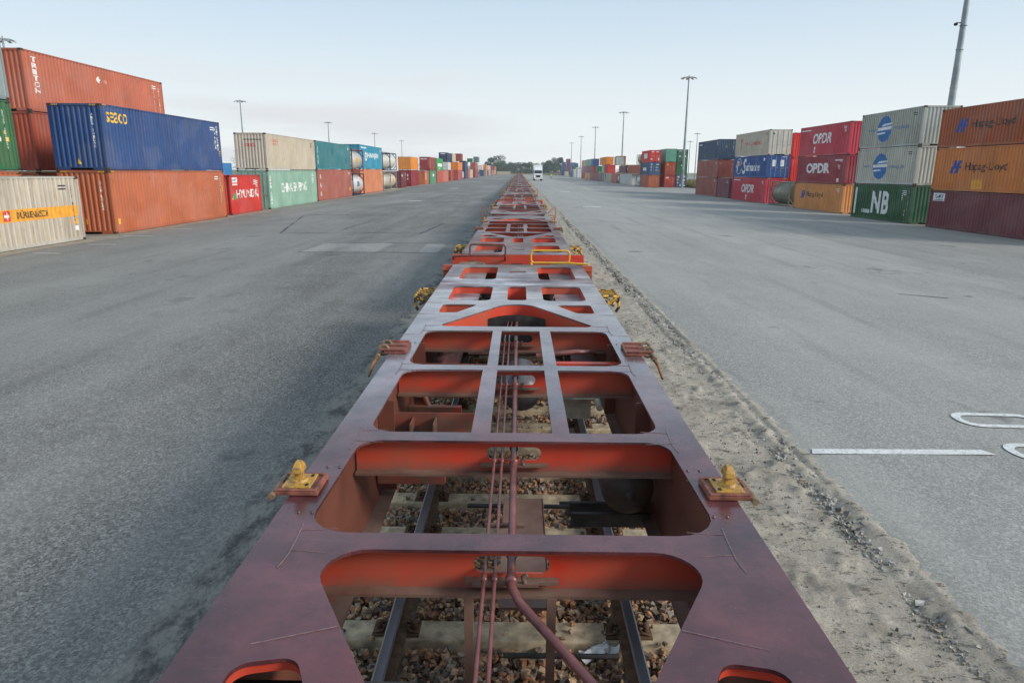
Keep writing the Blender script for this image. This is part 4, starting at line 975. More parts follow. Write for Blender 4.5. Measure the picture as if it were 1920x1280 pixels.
# ---------------------------------------------------------------- ballast, sleepers, rails
def stones(name, n, xr, yr, zf, size, mats, seed, dens=None, skip=None):
    rg = np.random.default_rng(seed)
    ico = np.array([(-1, -1, -1), (1, -1, -1), (1, 1, -1), (-1, 1, -1), (-1, -1, 1), (1, -1, 1), (1, 1, 1), (-1, 1, 1)]) * .62
    fc = np.array([(3, 2, 1), (3, 1, 0), (4, 5, 6), (4, 6, 7), (0, 1, 5), (0, 5, 4), (1, 2, 6), (1, 6, 5), (2, 3, 7), (2, 7, 6), (3, 0, 4), (3, 4, 7)])
    x = rg.uniform(*xr, n); y = yr[0] + (yr[1] - yr[0]) * rg.uniform(0, 1, n) ** (1.0 if dens is None else dens)
    if skip is not None:
        k = ~skip(x, y); x, y = x[k], y[k]; n = len(x)
    z = zf(x, y)
    s = rg.uniform(size[0], size[1], n)
    V = (ico[None] * rg.uniform(.65, 1.2, (n, 8, 1)) + rg.uniform(-.28, .28, (n, 8, 3))) * (s[:, None, None]) * rg.uniform(.6, 1.25, (n, 1, 3))
    a = rg.uniform(0, 2 * PI, n); bb = rg.uniform(-1.5, 1.5, n)
    ca, sa, cb, sb = np.cos(a), np.sin(a), np.cos(bb), np.sin(bb)
    X1 = V[..., 0]; Y1 = V[..., 1] * cb[:, None] - V[..., 2] * sb[:, None]; Z1 = V[..., 1] * sb[:, None] + V[..., 2] * cb[:, None]
    X2 = X1 * ca[:, None] - Y1 * sa[:, None]; Y2 = X1 * sa[:, None] + Y1 * ca[:, None]
    P_ = np.stack([X2 + x[:, None], Y2 + y[:, None], Z1 + z[:, None]], -1).reshape(-1, 3)
    Fc = (fc[None] + (np.arange(n) * 8)[:, None, None]).reshape(-1, 3)
    me = bpy.data.meshes.new(name); me.vertices.add(len(P_)); me.vertices.foreach_set('co', P_.astype(np.float32).ravel())
    me.loops.add(Fc.size); me.loops.foreach_set('vertex_index', Fc.astype(np.int32).ravel())
    me.polygons.add(len(Fc)); me.polygons.foreach_set('loop_start', (np.arange(len(Fc)) * 3).astype(np.int32))
    mi = np.repeat(rg.integers(0, len(mats), n), 12).astype(np.int32)
    for q in mats: me.materials.append(q)
    me.polygons.foreach_set('material_index', mi); me.polygons.foreach_set('use_smooth', np.zeros(len(Fc), bool)); me.update(calc_edges=True)
    return tag(add_obj(name, me), kind='stuff')
SM = [flat('stone_%s' % k, c, .85, 0, .35, 30) for k, c in (('brown', (.31, .19, .115, 1)), ('grey', (.30, .25, .20, 1)), ('rust', (.42, .20, .095, 1)), ('dark', (.16, .11, .08, 1)), ('tan', (.52, .34, .20, 1)))]
SLEEP = [3.87 + .62 * k for k in range(-7, 75)]
def on_sleeper(x, y):
    q = np.abs(((y - 3.87) / .62) - np.round((y - 3.87) / .62)) * .62
    return (q < .125) & (np.abs(x) < 1.28)
def on_rail(x, y): return (np.abs(np.abs(x) - .7525) < .085)
bed_z = lambda x, y: -.095 + RNG.uniform(-.035, .045, len(x)) - np.clip((np.abs(x) - 1.35) * .12, 0, .1)
stones('ballast', 44000, (-1.55, 1.5), (.6, 9.5), bed_z, (.020, .037), SM, 3, None, lambda x, y: on_sleeper(x, y) & (RNG.uniform(0, 1, len(x)) > .012) | on_rail(x, y))
stones('ballast', 15000, (-1.55, 1.5), (9.5, 30), bed_z, (.035, .06), SM, 4, None, lambda x, y: on_sleeper(x, y) | on_rail(x, y))
stones('ballast', 500, (-1.28, 1.28), (1.4, 8.5), lambda x, y: np.full(len(x), .0) , (.012, .026), SM, 14, None, lambda x, y: ~on_sleeper(x, y) | on_rail(x, y))
GM = [flat('gravel_%s' % k, c, .9, 0, .2, 20) for k, c in (('pale', (.42, .40, .36, 1)), ('grey', (.26, .25, .235, 1)), ('sand', (.32, .27, .21, 1)), ('dark', (.08, .075, .07, 1)))]
stones('edge_gravel', 7000, (2.78, 3.10), (1.2, 16), lambda x, y: np.full(len(x), -.03), (.006, .022), GM[:3], 5)
stones('edge_gravel', 3000, (1.3, 3.0), (1.2, 14), lambda x, y: np.full(len(x), -.03), (.004, .014), GM, 6)
stones('edge_gravel', 2600, (-2.5, -1.4), (1.2, 14), lambda x, y: np.full(len(x), -.02), (.005, .022), GM[1:], 7)
stones('edge_gravel', 1500, (2.75, 3.1), (16, 45), lambda x, y: np.full(len(x), -.02), (.015, .04), GM, 8)

stones('edge_gravel', 900, (2.84, 3.08), (1.2, 30), lambda x, y: np.full(len(x), -.025), (.02, .045), GM[:2], 15)
M_conc = flat('sleeper_concrete', (.42, .335, .22, 1), .9, 0, .28, 11, .4)
M_rust = flat('rail_rust', (.12, .062, .032, 1), .85, 0, .3, 18, .3)
M_steel = flat('rail_polished', (.34, .37, .42, 1), .30, 1.0, .08, 2)
sl = MB()
pr = [(-1.28, -.20, .15), (1.28, -.20, .15)]
sl.add([(-1.28, -.14, -.22), (1.28, -.14, -.22), (1.28, .14, -.22), (-1.28, .14, -.22), (-1.26, -.10, -.012), (1.26, -.10, -.012), (1.26, .10, -.012), (-1.26, .10, -.012)],
       [(3, 2, 1, 0), (4, 5, 6, 7), (0, 1, 5, 4), (1, 2, 6, 5), (2, 3, 7, 6), (3, 0, 4, 7)])
s0 = sl.build('concrete_sleeper', M_conc, None, None, .012); tag(s0, 'concrete sleeper lying crosswise in brown ballast under the steel rails', 'sleeper', 'concrete sleepers under the rails')
for sx in (-1, 1):
    cb = MB(); x0 = sx * .7525
    cb.box(x0 - .15, x0 + .15, -.075, .075, -.010, .004, 0)
    for q in (-1, 1):
        xc = x0 + q * .115; cb.lathe([(.0, .055), (.02, .055), (.022, .03), (.022, .0)], 'z', 8, 0, (xc, 0, 0))
        cb.tube([(xc + q * .03, -.05, .006), (xc - q * .03, -.055, .022), (xc - q * .045, -.02, .03), (xc, .0, .03), (xc - q * .045, .02, .03), (xc - q * .03, .055, .022), (xc + q * .03, .05, .006)], .009, 6)
    cb.build('rail_clip', M_rust, s0)
s0.location = (0, SLEEP[0], 0)
for y in SLEEP[1:]:
    c_ = copy_tree(s0); c_.location = (0, y, 0)
for sx, lab in ((-1, 'left rusty steel rail with polished top running under the wagons'), (1, 'right rusty steel rail with polished top running under the wagons')):
    x0 = sx * .7525; pf = [(-.07, -.008), (.07, -.008), (.07, .004), (.012, .022), (.012, .09), (.034, .10), (.036, .122), (.026, .130), (-.026, .130), (-.036, .122), (-.034, .10), (-.012, .09), (-.012, .022), (-.07, .004)]
    b = MB(); n = len(pf); vs = [(x0 + u, -3, w) for u, w in pf] + [(x0 + u, 680, w) for u, w in pf]
    for k in range(n):
        k2 = (k + 1) % n; b.add([vs[k], vs[k2], vs[n + k2], vs[n + k]], [(0, 1, 2, 3)], 1 if k in (6, 7, 8) else 0)
    tag(b.build('rail', [M_rust, M_steel]), lab, 'rail', 'the two rails of the track')
# crumpled white paper between the rails
b = MB(); rg = random.Random(5); n = 9; vs = []
for i in range(n):
    for j in range(5): vs.append((.42 + i * .034 + rg.uniform(-.02, .02), 3.60 + j * .028 + i * .014 + rg.uniform(-.02, .02), -.045 + rg.uniform(0, .05)))
b.add(vs, [(i * 5 + j, i * 5 + j + 1, (i + 1) * 5 + j + 1, (i + 1) * 5 + j) for i in range(n - 1) for j in range(4)])
tag(b.build('paper_scrap', flat('paper', (.7, .7, .69, 1), .8)), 'crumpled white paper scrap lying on the ballast by the right rail', 'litter')

# ---------------------------------------------------------------- wagons
def wagon_mats():
    mt, nt, b = new_mat('deck_paint'); p = pos(nt)
    c = ramp(nt, noise(nt, 1.5, 6, .6, p), .3, .72, (.055, .012, .017, 1), (.150, .040, .045, 1))
    sp = N(nt, 'ShaderNodeSeparateXYZ'); nt.links.new(p, sp.inputs[0])
    dust = ramp(nt, noise(nt, .8, 7, .66, p, (1, .7, 1)), .34, .58)
    mr = N(nt, 'ShaderNodeMapRange'); mr.inputs[1].default_value = 3.5; mr.inputs[2].default_value = 10.5; mr.inputs[3].default_value = .05; mr.inputs[4].default_value = .95
    nt.links.new(sp.outputs[1], mr.inputs[0])
    c = mix(nt, mul(nt, dust, mr.outputs[0]), c, (.215, .165, .135, 1))
    # scuffed bare band where containers land (worn streaks running across)
    st = ramp(nt, noise(nt, 1.5, 7, .62, p, (.35, 1.3, 1)), .47, .66)
    bd = N(nt, 'ShaderNodeMapRange'); bd.inputs[1].default_value = 7.6; bd.inputs[2].default_value = 8.6; nt.links.new(sp.outputs[1], bd.inputs[0])
    bd2 = N(nt, 'ShaderNodeMapRange'); bd2.inputs[1].default_value = 11.4; bd2.inputs[2].default_value = 10.6; nt.links.new(sp.outputs[1], bd2.inputs[0])
    sc = mul(nt, mul(nt, st, bd.outputs[0]), bd2.outputs[0])
    c = mix(nt, mul(nt, sc, .85), c, (.60, .62, .66, 1))
    wn_ = ramp(nt, noise(nt, .7, 6, .6, p, (.8, .5, 1)), .42, .62); wy = N(nt, 'ShaderNodeMapRange'); wy.inputs[1].default_value = 4.0; wy.inputs[2].default_value = 5.6; nt.links.new(sp.outputs[1], wy.inputs[0])
    c = mix(nt, mul(nt, mul(nt, wn_, wy.outputs[0]), .40), c, (.38, .38, .41, 1))
    spk = ramp(nt, noise(nt, 22, 3, .8, p), .70, .74); c = mix(nt, mul(nt, spk, .4), c, (.30, .25, .24, 1))
    gm = ramp(nt, noise(nt, 2.6, 9, .72, p), .40, .62, (.62, .62, .64, 1), (1.25, 1.2, 1.2, 1)); c = mix(nt, 1.0, c, gm, 'MULTIPLY')
    chip = ramp(nt, noise(nt, 9, 9, .80, p), .625, .66); c = mix(nt, mul(nt, chip, .85), c, (.13, .045, .02, 1))
    scr = ramp(nt, noise(nt, 7, 6, .7, p, (.12, 3.0, 1)), .67, .69); c = mix(nt, mul(nt, scr, .15), c, (.36, .30, .29, 1))
    rst = ramp(nt, noise(nt, .9, 7, .7, p), .56, .68); c = mix(nt, mul(nt, rst, .55), c, (.17, .035, .035, 1))
    nt.links.new(c, b.inputs['Base Color'])
    far_ = N(nt, 'ShaderNodeMapRange'); far_.inputs[1].default_value = 8.9; far_.inputs[2].default_value = 11.0; nt.links.new(sp.outputs[1], far_.inputs[0])
    rr = ramp(nt, noise(nt, 2.0, 6, .65, p), .3, .7, (.13, .13, .13, 1), (.48, .48, .48, 1))
    sc_i = N(nt, 'ShaderNodeMath', operation='SUBTRACT'); sc_i.inputs[0].default_value = 1.0; nt.links.new(sc, sc_i.inputs[1]); rr2 = mix(nt, mul(nt, far_.outputs[0], sc_i.outputs[0]), rr, (.62, .62, .62, 1)); nt.links.new(rr2, b.inputs['Roughness'])
    b.inputs['Specular IOR Level'].default_value = .55
    cw = N(nt, 'ShaderNodeMapRange'); cw.inputs[1].default_value = 8.2; cw.inputs[2].default_value = 9.8; cw.inputs[3].default_value = .45; cw.inputs[4].default_value = .0; nt.links.new(sp.outputs[1], cw.inputs[0]); cu_ = N(nt, 'ShaderNodeMapRange'); cu_.inputs[1].default_value = 3.6; cu_.inputs[2].default_value = 6.0; cu_.inputs[3].default_value = .9; cu_.inputs[4].default_value = 1.9; nt.links.new(sp.outputs[1], cu_.inputs[0]); nt.links.new(mul(nt, cw.outputs[0], cu_.outputs[0]), b.inputs['Coat Weight'])
    b.inputs['Coat Roughness'].default_value = .18
    pit = noise(nt, 55, 3, .7, p); bump(nt, b, ramp(nt, pit, .60, .74), .35, .003)
    mt2, nt, b = new_mat('frame_red'); p = pos(nt)
    c = ramp(nt, noise(nt, 1.2, 5, .6, p), .3, .7, (.50, .050, .028, 1), (.66, .062, .028, 1))
    du = ramp(nt, noise(nt, 1.3, 8, .62, p), .42, .60); c = mix(nt, mul(nt, du, .50), c, (.32, .115, .065, 1))
    zs = N(nt, 'ShaderNodeSeparateXYZ'); nt.links.new(p, zs.inputs[0]); zr = N(nt, 'ShaderNodeMapRange'); zr.inputs[1].default_value = 1.145; zr.inputs[2].default_value = 1.06; nt.links.new(zs.outputs[2], zr.inputs[0])
    c = mix(nt, mul(nt, zr.outputs[0], ramp(nt, noise(nt, 5, 6, .7, p), .2, .55)), c, (.19, .11, .08, 1))
    wet = ramp(nt, noise(nt, 1.1, 7, .62, p), .60, .64); c = mix(nt, mul(nt, wet, .7), c, (.60, .030, .012, 1))
    sp2 = ramp(nt, noise(nt, 30, 3, .8, p), .70, .75); c = mix(nt, mul(nt, sp2, .35), c, (.30, .22, .18, 1))
    nt.links.new(c, b.inputs['Base Color']); b.inputs['Roughness'].default_value = .42; b.inputs['Specular IOR Level'].default_value = .5
    mt3, nt, b = new_mat('frame_dusty'); p = pos(nt)
    c = ramp(nt, noise(nt, 4, 6, .65, p), .3, .7, (.12, .055, .038, 1), (.21, .135, .10, 1)); nt.links.new(c, b.inputs['Base Color']); b.inputs['Roughness'].default_value = .7
    mt7, nt, b = new_mat('sill_brown'); p = pos(nt)
    c = ramp(nt, noise(nt, 1.6, 6, .6, p), .3, .7, (.11, .036, .024, 1), (.19, .065, .042, 1)); nt.links.new(c, b.inputs['Base Color']); b.inputs['Roughness'].default_value = .5
    mt4, nt, b = new_mat('hazard_stripe'); p = N(nt, 'ShaderNodeTexCoord').outputs['Object']
    wv = N(nt, 'ShaderNodeTexWave'); wv.inputs['Scale'].default_value = 4.2; wv.inputs['Distortion'].default_value = .6; wv.bands_direction = 'DIAGONAL'
    nt.links.new(p, wv.inputs[0]); c = ramp(nt, wv.outputs[0], .46, .54, (.05, .03, .02, 1), (.72, .40, .04, 1))
    c = mix(nt, mul(nt, ramp(nt, noise(nt, 14, 5, .7, p), .5, .65), .7), c, (.22, .10, .05, 1))
    nt.links.new(c, b.inputs['Base Color']); b.inputs['Roughness'].default_value = .6
    mt5, nt, b = new_mat('chipped_yellow'); p = pos(nt)
    c = mix(nt, ramp(nt, noise(nt, 40, 8, .8, p), .47, .60), (.50, .27, .04, 1), (.17, .10, .06, 1)); nt.links.new(c, b.inputs['Base Color']); b.inputs['Roughness'].default_value = .55
    mt6, nt, b = new_mat('yellow_paint'); p = pos(nt)
    c = mix(nt, ramp(nt, noise(nt, 12, 5, .7, p), .60, .66), (.66, .36, .03, 1), (.30, .14, .05, 1)); nt.links.new(c, b.inputs['Base Color']); b.inputs['Roughness'].default_value = .4
wagon_mats()
M_deck, M_red, M_dust, M_haz, M_chip, M_yel = [MATS[k] for k in ('deck_paint', 'frame_red', 'frame_dusty', 'hazard_stripe', 'chipped_yellow', 'yellow_paint')]
M_pipe = flat('pipe_paint', (.19, .062, .055, 1), .36, 0, .3, 7)
M_rustpl = flat('rusty_plate', (.26, .085, .055, 1), .6, 0, .35, 12, .3)
M_iron = flat('dark_iron', (.045, .04, .038, 1), .55, .2, .3, 10)
M_grease = flat('buffer_grease', (.33, .29, .21, 1), .5, 0, .3, 5)
M_weld = flat('weld_bead', (.19, .115, .12, 1), .45, 0, .2, 40)
M_orange = flat('orange_paint', (.34, .11, .04, 1), .5, 0, .3, 9)
M_ivory = flat('valve_ivory', (.50, .44, .33, 1), .5, 0, .2, 9)

DZ = 1.30
BEAMS = [(4.93, 5.13), (6.42, 6.56), (7.96, 8.10), (9.20, 9.34)]
def sym(fn): return [fn(1), fn(-1)]
def deck_holes():
    H_ = []
    for s in (1, -1):
        H_.append(rpoly([(s * .33, .28), (s * .90, .28), (s * .90, 1.68), (s * .33, 1.68)], .12))
        H_.append(rpoly([(s * .34, 2.32), (s * .89, 2.32), (s * .89, 3.44), (s * .34, 3.44)], .12))
        H_.append(rpoly([(s * .91, 3.70), (s * .47, 3.70), (s * .70, 4.20), (s * .91, 4.22)], .06))
        H_.append(rpoly([(s * .92, 10.06), (s * .72, 10.02), (s * .44, 10.62), (s * .92, 10.66)], .07))
        H_.append(rpoly([(s * .92, 5.13, .13), (s * (.24 if s > 0 else .35), 5.13, .0), (s * (.24 if s > 0 else .35), 6.42, 0), (s * .92, 6.42, .15)], .1))
        H_.append(rpoly([(s * .92, 6.56, .14), (s * (.27 if s > 0 else .35), 6.56, .0), (s * (.27 if s > 0 else .35), 7.96, 0), (s * .92, 7.96, .16)], .1))
    H_.append(rpoly([(-.14, .76), (.14, .76), (.14, .92), (-.14, .92)], .03))
    H_.append(rpoly([(-.125, 2.34), (.125, 2.34), (.125, 3.40), (-.125, 3.40)], .06))
    H_.append(rpoly([(-.24, 5.13), (.15, 5.13), (.15, 6.42), (-.24, 6.42)], .0))
    H_.append(rpoly([(-.24, 6.56), (.15, 6.56), (.15, 7.96), (-.24, 7.96)], .0))
    H_.append(rpoly([(-.93, 8.10, .14), (.93, 8.10, .14), (.955, 9.20, .20), (-.955, 9.20, .20)], .15))
    H_.append(rpoly([(-.85, 4.93, .07), (.85, 4.93, .07), (.16, 3.68, .30), (-.16, 3.68, .30)], .1, 8))
    H_.append(rpoly([(-.895, 9.34, .17), (.895, 9.34, .17), (.16, 10.70, .30), (-.16, 10.70, .30)], .1, 8))
    return H_
UL = 12.35
holes = deck_holes()
outer = rpoly([(-1.13, 0.0), (1.13, 0.0), (1.13, 11.6), (.95, 11.95), (.35, UL), (-.35, UL), (-.95, 11.95), (-1.13, 11.6)], .05)
dv, df = plate2d(outer, holes, .016)
def web_plate(y, slot=True, zlo=1.075):
    """crossbeam web in the xz plane"""
    o = [(-.985, zlo), (.985, zlo), (.985, DZ - .018), (-.985, DZ - .018)]
    hs = [rpoly([(-.17, 1.15), (.17, 1.15), (.17, 1.235), (-.17, 1.235)], .04)] if slot else []
    v, f = plate2d(o, hs, .012)
    return [(a, y + c, b) for a, b, c in v], f
def loop_wall(b, loop, zt, zb, off=0.012, mi=0):
    n = len(loop); cx = sum(p[0] for p in loop) / n; cy = sum(p[1] for p in loop) / n
    vs = []
    for x, y in loop:
        d = Vector((x - cx, y - cy)); l = d.length or 1; q = (x + d.x / l * off, y + d.y / l * off)
        vs += [(q[0], q[1], zt), (q[0], q[1], zb)]
    b.add(vs, [(2 * k, 2 * ((k + 1) % n), 2 * ((k + 1) % n) + 1, 2 * k + 1) for k in range(n)], mi, True)

def build_unit(root, y0=0.0, sg=1, joint=True):
    """one wagon frame; local u measured from the outer end, mapped to y0+sg*u"""
    Y = lambda u: y0 + sg * u
    T = (lambda vs: [(x * sg, Y(u), z) for x, u, z in vs])
    b = MB(); b.add(T([(x, y, z + DZ - .008) for x, y, z in dv]), df)
    # weld beads are part of the plate surface
    for (ua, ub) in BEAMS:
        for s in (1, -1):
            for u in (ua - .012, ub + .012):
                b.tube(T([(s * .97, u, DZ + .001), (s * .80, u + (.02 if u > ub else -.02), DZ)]), .0022, 5, 1)
            b.tube(T([(s * .972, ua - .07, DZ), (s * .966, ua + .01, DZ), (s * .962, (ua + ub) / 2, DZ), (s * .958, ub + .04, DZ), (s * .962, ub + .10, DZ), (s * .972, ub + .15, DZ)]), .0042, 5, 1)
    for s in (1, -1):
        b.tube(T([(s * .62, 9.86, DZ + .001), (s * .9, 9.96, DZ)]), .0032, 5, 1)
        for u in (8.62, 5.32, 4.3, 3.6, 1.98): b.tube(T([(s * 1.128, u, DZ + .001), (s * .93, u, DZ - .001)]), .0022, 5, 1)
    for s in (1, -1):
        for u in (8.5, 9.02, 6.24, 5.66):
            for x_ in (.965, 1.03): b.lathe([(0, DZ + .008), (.008, DZ + .007), (.009, DZ)], 'z', 6, 0, (s * x_, Y(u), 0))
    b.build('deck_plate', [M_deck, M_weld], root)
    for s in (1, -1):
        b = MB(); pr = [(0, .96), (3.4, .96), (4.6, .56), (9.7, .56), (10.9, .96), (11.9, .96)]
        xw = s * 1.0
        for k in range(len(pr) - 1):
            (ua, za), (ub, zb) = pr[k], pr[k + 1]
            b.add(T([(xw, ua, DZ - .018), (xw, ub, DZ - .018), (xw, ub, zb), (xw, ua, za)]), [(0, 1, 2, 3)])
            b.add(T([(xw + .014, ua, DZ - .018), (xw + .014, ub, DZ - .018), (xw + .014, ub, zb), (xw + .014, ua, za)]), [(0, 1, 2, 3)])
            b.add(T([(s * .90, ua, za), (s * 1.12, ua, za), (s * 1.12, ub, zb), (s * .90, ub, zb)]), [(0, 1, 2, 3)], 1)
            b.add(T([(s * .90, ua, za - .02), (s * 1.12, ua, za - .02), (s * 1.12, ub, zb - .02), (s * .90, ub, zb - .02)]), [(0, 1, 2, 3)], 1)
        for u in (5.6, 7.3):   # stiffeners
            b.box(*sorted((s * sg * .88, s * sg * .995)), *sorted((Y(u - .006), Y(u + .006))), .58, DZ - .02)
        b.build('side_sill', [MATS['sill_brown'], M_dust], root)
    for i, (ua, ub) in enumerate(BEAMS):
        uc = (ua + ub) / 2; b = MB(); v, f = web_plate(0.0); b.add([(x * sg, Y(uc + y), z) for x, y, z in v], f)
        b.box(-.985, .985, *sorted((Y(uc - .065), Y(uc + .065))), 1.06, 1.075, 1)
        b.box(-.21, .21, *sorted((Y(uc + .008), Y(uc + .05))), 1.118, 1.132, 1)
        b.build('crossbeam', [M_red, M_dust], root)
    # box section walls round the openings
    hs = holes
    deep = {0: 1.19, 1: 1.19, 2: 1.14, 3: 1.245}
    for idx, zb in [(base + q, z_) for base in (0, 6) for q, z_ in deep.items()] + [(12, 1.1), (13, 1.05)]:
        b = MB(); loop_wall(b, T3(hs[idx], sg, Y), DZ - .018, zb); b.build('opening_wall', M_red, root)
    for hk, ue in ((17, 4.93), (18, 9.34)):
        b = MB(); lp = hs[hk]; n_ = len(lp); fs = []; vs = []
        for a_ in lp: vs += [(a_[0] * sg, Y(a_[1]), DZ - .018), (a_[0] * sg, Y(a_[1]), .96)]
        for k in range(n_):
            k2 = (k + 1) % n_
            if max(abs(lp[k][1] - ue), abs(lp[k2][1] - ue)) < .30: continue
            fs.append((2 * k, 2 * k2, 2 * k2 + 1, 2 * k + 1))
        b.add(vs, fs, 0, True); b.build('opening_wall', M_red, root)
    b = MB()
    for s in (1, -1):
        b.box(*sorted((s * .53, s * .95)), *sorted((Y(.15), Y(3.6))), 1.178, 1.192)
    b.box(-.30, .30, *sorted((Y(.1), Y(3.7))), .93, .945, 1)
    b.box(-.55, .55, *sorted((Y(3.75), Y(4.45))), .86, .88); b.box(-.9, -.62, *sorted((Y(3.8), Y(4.9))), .84, .86); b.box(.62, .9, *sorted((Y(3.8), Y(4.9))), .84, .86)
    b.build('floor_plate', [M_deck, M_dust], root)
    b = MB(); ar = [(.52 * math.cos(a), 1.02 + .22 * math.sin(a)) for a in np.linspace(0, PI, 15)]; b.add([(x, Y(4.02), z) for x, z in ar] + [(.52, Y(4.02), .9), (-.52, Y(4.02), .9)][::-1], [tuple(range(17))]); b.build('pivot_opening', M_iron, root)
    for s in (1, -1): b = MB(); b.box(*sorted((s * .35, s * .98)), *sorted((Y(9.92), Y(11.2))), 1.10, 1.12); b.build('dark_backing', M_iron, root)  # added dark sheet stands in for the shade inside the oval openings
    # lower brackets in the two left bays, equipment in the right bays
    for ub_, k in ((6.56, 0), (5.13, 1)):
        b = MB()
        xa, xb = -.34 * sg * 1, -.98 * sg
        xa, xb = (.30 * sg * -1, .98 * sg * -1)
        X0, X1 = (min(.27 * 1, .98), .98)
        sgn = 1  # world-left bays are local +x on the near wagon
        x0, x1 = .27, .985
        f = lambda x: x * sg
        b.box(*sorted((f(x0), f(x1))), *sorted((Y(ub_ + .30), Y(ub_ + .315))), .86, 1.03)
        b.box(*sorted((f(x0), f(x1))), *sorted((Y(ub_ + .30), Y(ub_ + .40))), .845, .86)
        b.box(*sorted((f(x0), f(x1))), *sorted((Y(ub_ + .50), Y(ub_ + .515))), .74, .93, 0)
        b.box(*sorted((f(x0), f(x1))), *sorted((Y(ub_ + .50), Y(ub_ + .58))), .93, .942, 1)
        for xg in (.62, .80):
            b.box(*sorted((f(xg), f(xg + .012))), *sorted((Y(ub_ + .30), Y(ub_ + .50))), .80, 1.0)
        b.box(*sorted((f(.50), f(x1))), *sorted((Y(ub_ + .84), Y(ub_ + .90))), .70, .78)
        b.tube(T([(.985, ub_ + .58, 1.05), (.80, ub_ + .86, .76)]), .028, 6)
        b.build('lower_bracket', [M_red, M_dust], root)
    b = MB()
    b.tube(T([(-.20, 5.52, 1.14), (-.60, 5.46, 1.17), (-.74, 5.40, 1.15), (-.80, 5.30, 1.10)]), .026, 8)
    b.build('branch_pipe', M_pipe, root)
    b = MB(); b.box(*sorted((-.27 * sg, -.985 * sg)), *sorted((Y(5.78), Y(5.86))), 1.12, 1.16); b.box(*sorted((-.27 * sg, -.985 * sg)), *sorted((Y(5.98), Y(6.03))), 1.06, 1.12); b.build('cross_rail', M_red, root)
    b = MB(); b.box(*sorted((-.42 * sg, -.66 * sg)), *sorted((Y(6.05), Y(6.35))), .80, .98); b.box(*sorted((-.45 * sg, -.72 * sg)), *sorted((Y(6.02), Y(6.10))), .98, 1.03)
    b.tube(T([(-.69, 6.1, 1.04), (-.72, 6.5, .95)]), .03, 8); b.lathe([(0, Y(6.15)), (.05, Y(6.15)), (.05, Y(6.32)), (0, Y(6.32))], 'y', 12, 0, (-.47 * sg, 0, 1.02)); b.build('brake_valve', M_ivory, root)
    b = MB(); pr = [(0, 0), (.08, .012), (.15, .05), (.175, .11), (.175, .62), (.15, .68), (.08, .72), (0, .73)]
    b.lathe([(r_, Y(7.92) - sg * h_) for r_, h_ in pr], 'y', 24, 0, (-.76 * sg, 0, .85)); b.lathe([(0, Y(7.935)), (.035, Y(7.935)), (.035, Y(7.915))], 'y', 10, 0, (-.76 * sg, 0, .85)); b.build('air_reservoir', flat('reservoir_brown', (.075, .05, .042, 1), .5, 0, .25, 6), root)
    b = MB(); b.lathe([(r_ * 1.05, Y(5.4) + sg * h_) for r_, h_ in pr], 'y', 20, 0, (-.05 * sg, 0, .93)); b.build('air_reservoir', flat('reservoir_grey', (.12, .115, .125, 1), .4), root)
    b = MB()
    for q in (0, 1):
        b.box(*sorted((-.40 * sg, -.95 * sg)), *sorted((Y(7.5 + q * .16), Y(7.53 + q * .16))), .50, .60)
    b.tube(T([(-.35, 7.2, .42), (-.85, 7.2, .42)]), .022, 8); b.tube(T([(.35, 7.3, .45), (-.9, 7.3, .45)]), .018, 8)
    b.build('brake_gear', M_iron, root)
    # pipes through the crossbeams
    b = MB(); Rz = 1.185
    for k, (ua, ub) in enumerate(BEAMS):
        for uu in (ua - .05, ub + .03): b.lathe([(.0, Y(uu)), (.027, Y(uu)), (.027, Y(uu) + .035), (.0, Y(uu) + .035)], 'y', 12, 0, (.0, 0, Rz))
    b.tube(T([(0, 3.9, Rz - .05), (0, 4.9, Rz), (0, 9.36, Rz), (-.006, 9.44, Rz - .004), (-.035, 9.52, Rz - .015), (-.43, 10.15, Rz - .07), (-.55, 10.5, Rz - .09)]), .0195, 12)
    b.build('brake_pipe', M_pipe, root)
    for x in (.118, .072):
        b = MB(); b.tube(T([(x - .02, 3.9, Rz - .04), (x, 5.0, Rz + .005), (x, 11.0, Rz + .005)]), .0085, 8)
        for (ua, ub) in BEAMS: b.lathe([(0, Y(ub + .02)), (.014, Y(ub + .02)), (.014, Y(ub + .02) + .04), (0, Y(ub + .02) + .04)], 'y', 8, 0, (x * sg, 0, Rz + .005))
        b.build('air_line', M_pipe, root)
    for u in (8.85, 6.0, 7.3): b = MB(); b.box(*sorted((-.06 * sg, .14 * sg)), *sorted((Y(u - .012), Y(u + .012))), Rz - .045, Rz - .028); b.build('pipe_clamp', M_dust, root)
    for (ua, ub) in BEAMS: b = MB(); b.box(*sorted((-.12 * sg, .17 * sg)), *sorted((Y(ub + .0), Y(ub + .025))), 1.137, 1.15); b.tube(T([(-.06, ub + .012, 1.15), (-.05, ub + .012, 1.18), (-.07, ub + .012, 1.19)]), .012, 6); b.build('pipe_clamp', M_dust, root)
    b = MB(); b.box(*sorted((-.18 * sg, .06 * sg)), *sorted((Y(8.1), Y(9.2))), .905, .92); b.box(*sorted((-.185 * sg, -.175 * sg)), *sorted((Y(8.1), Y(9.2))), .82, .92); b.box(*sorted((-.20 * sg, -.16 * sg)), *sorted((Y(9.30), Y(9.34))), .2, 1.06); b.box(*sorted((.17 * sg, .21 * sg)), *sorted((Y(9.30), Y(9.34))), .3, 1.06)
    b.build('centre_plate', M_dust, root)
    b = MB(); b.tube(T([(.02, 9.3, .30), (-.02, 10.4, .28)]), .022, 8); b.tube(T([(.05, 8.6, .18), (-.62, 8.6, .18)]), .016, 8); b.build('brake_rod', M_iron, root)
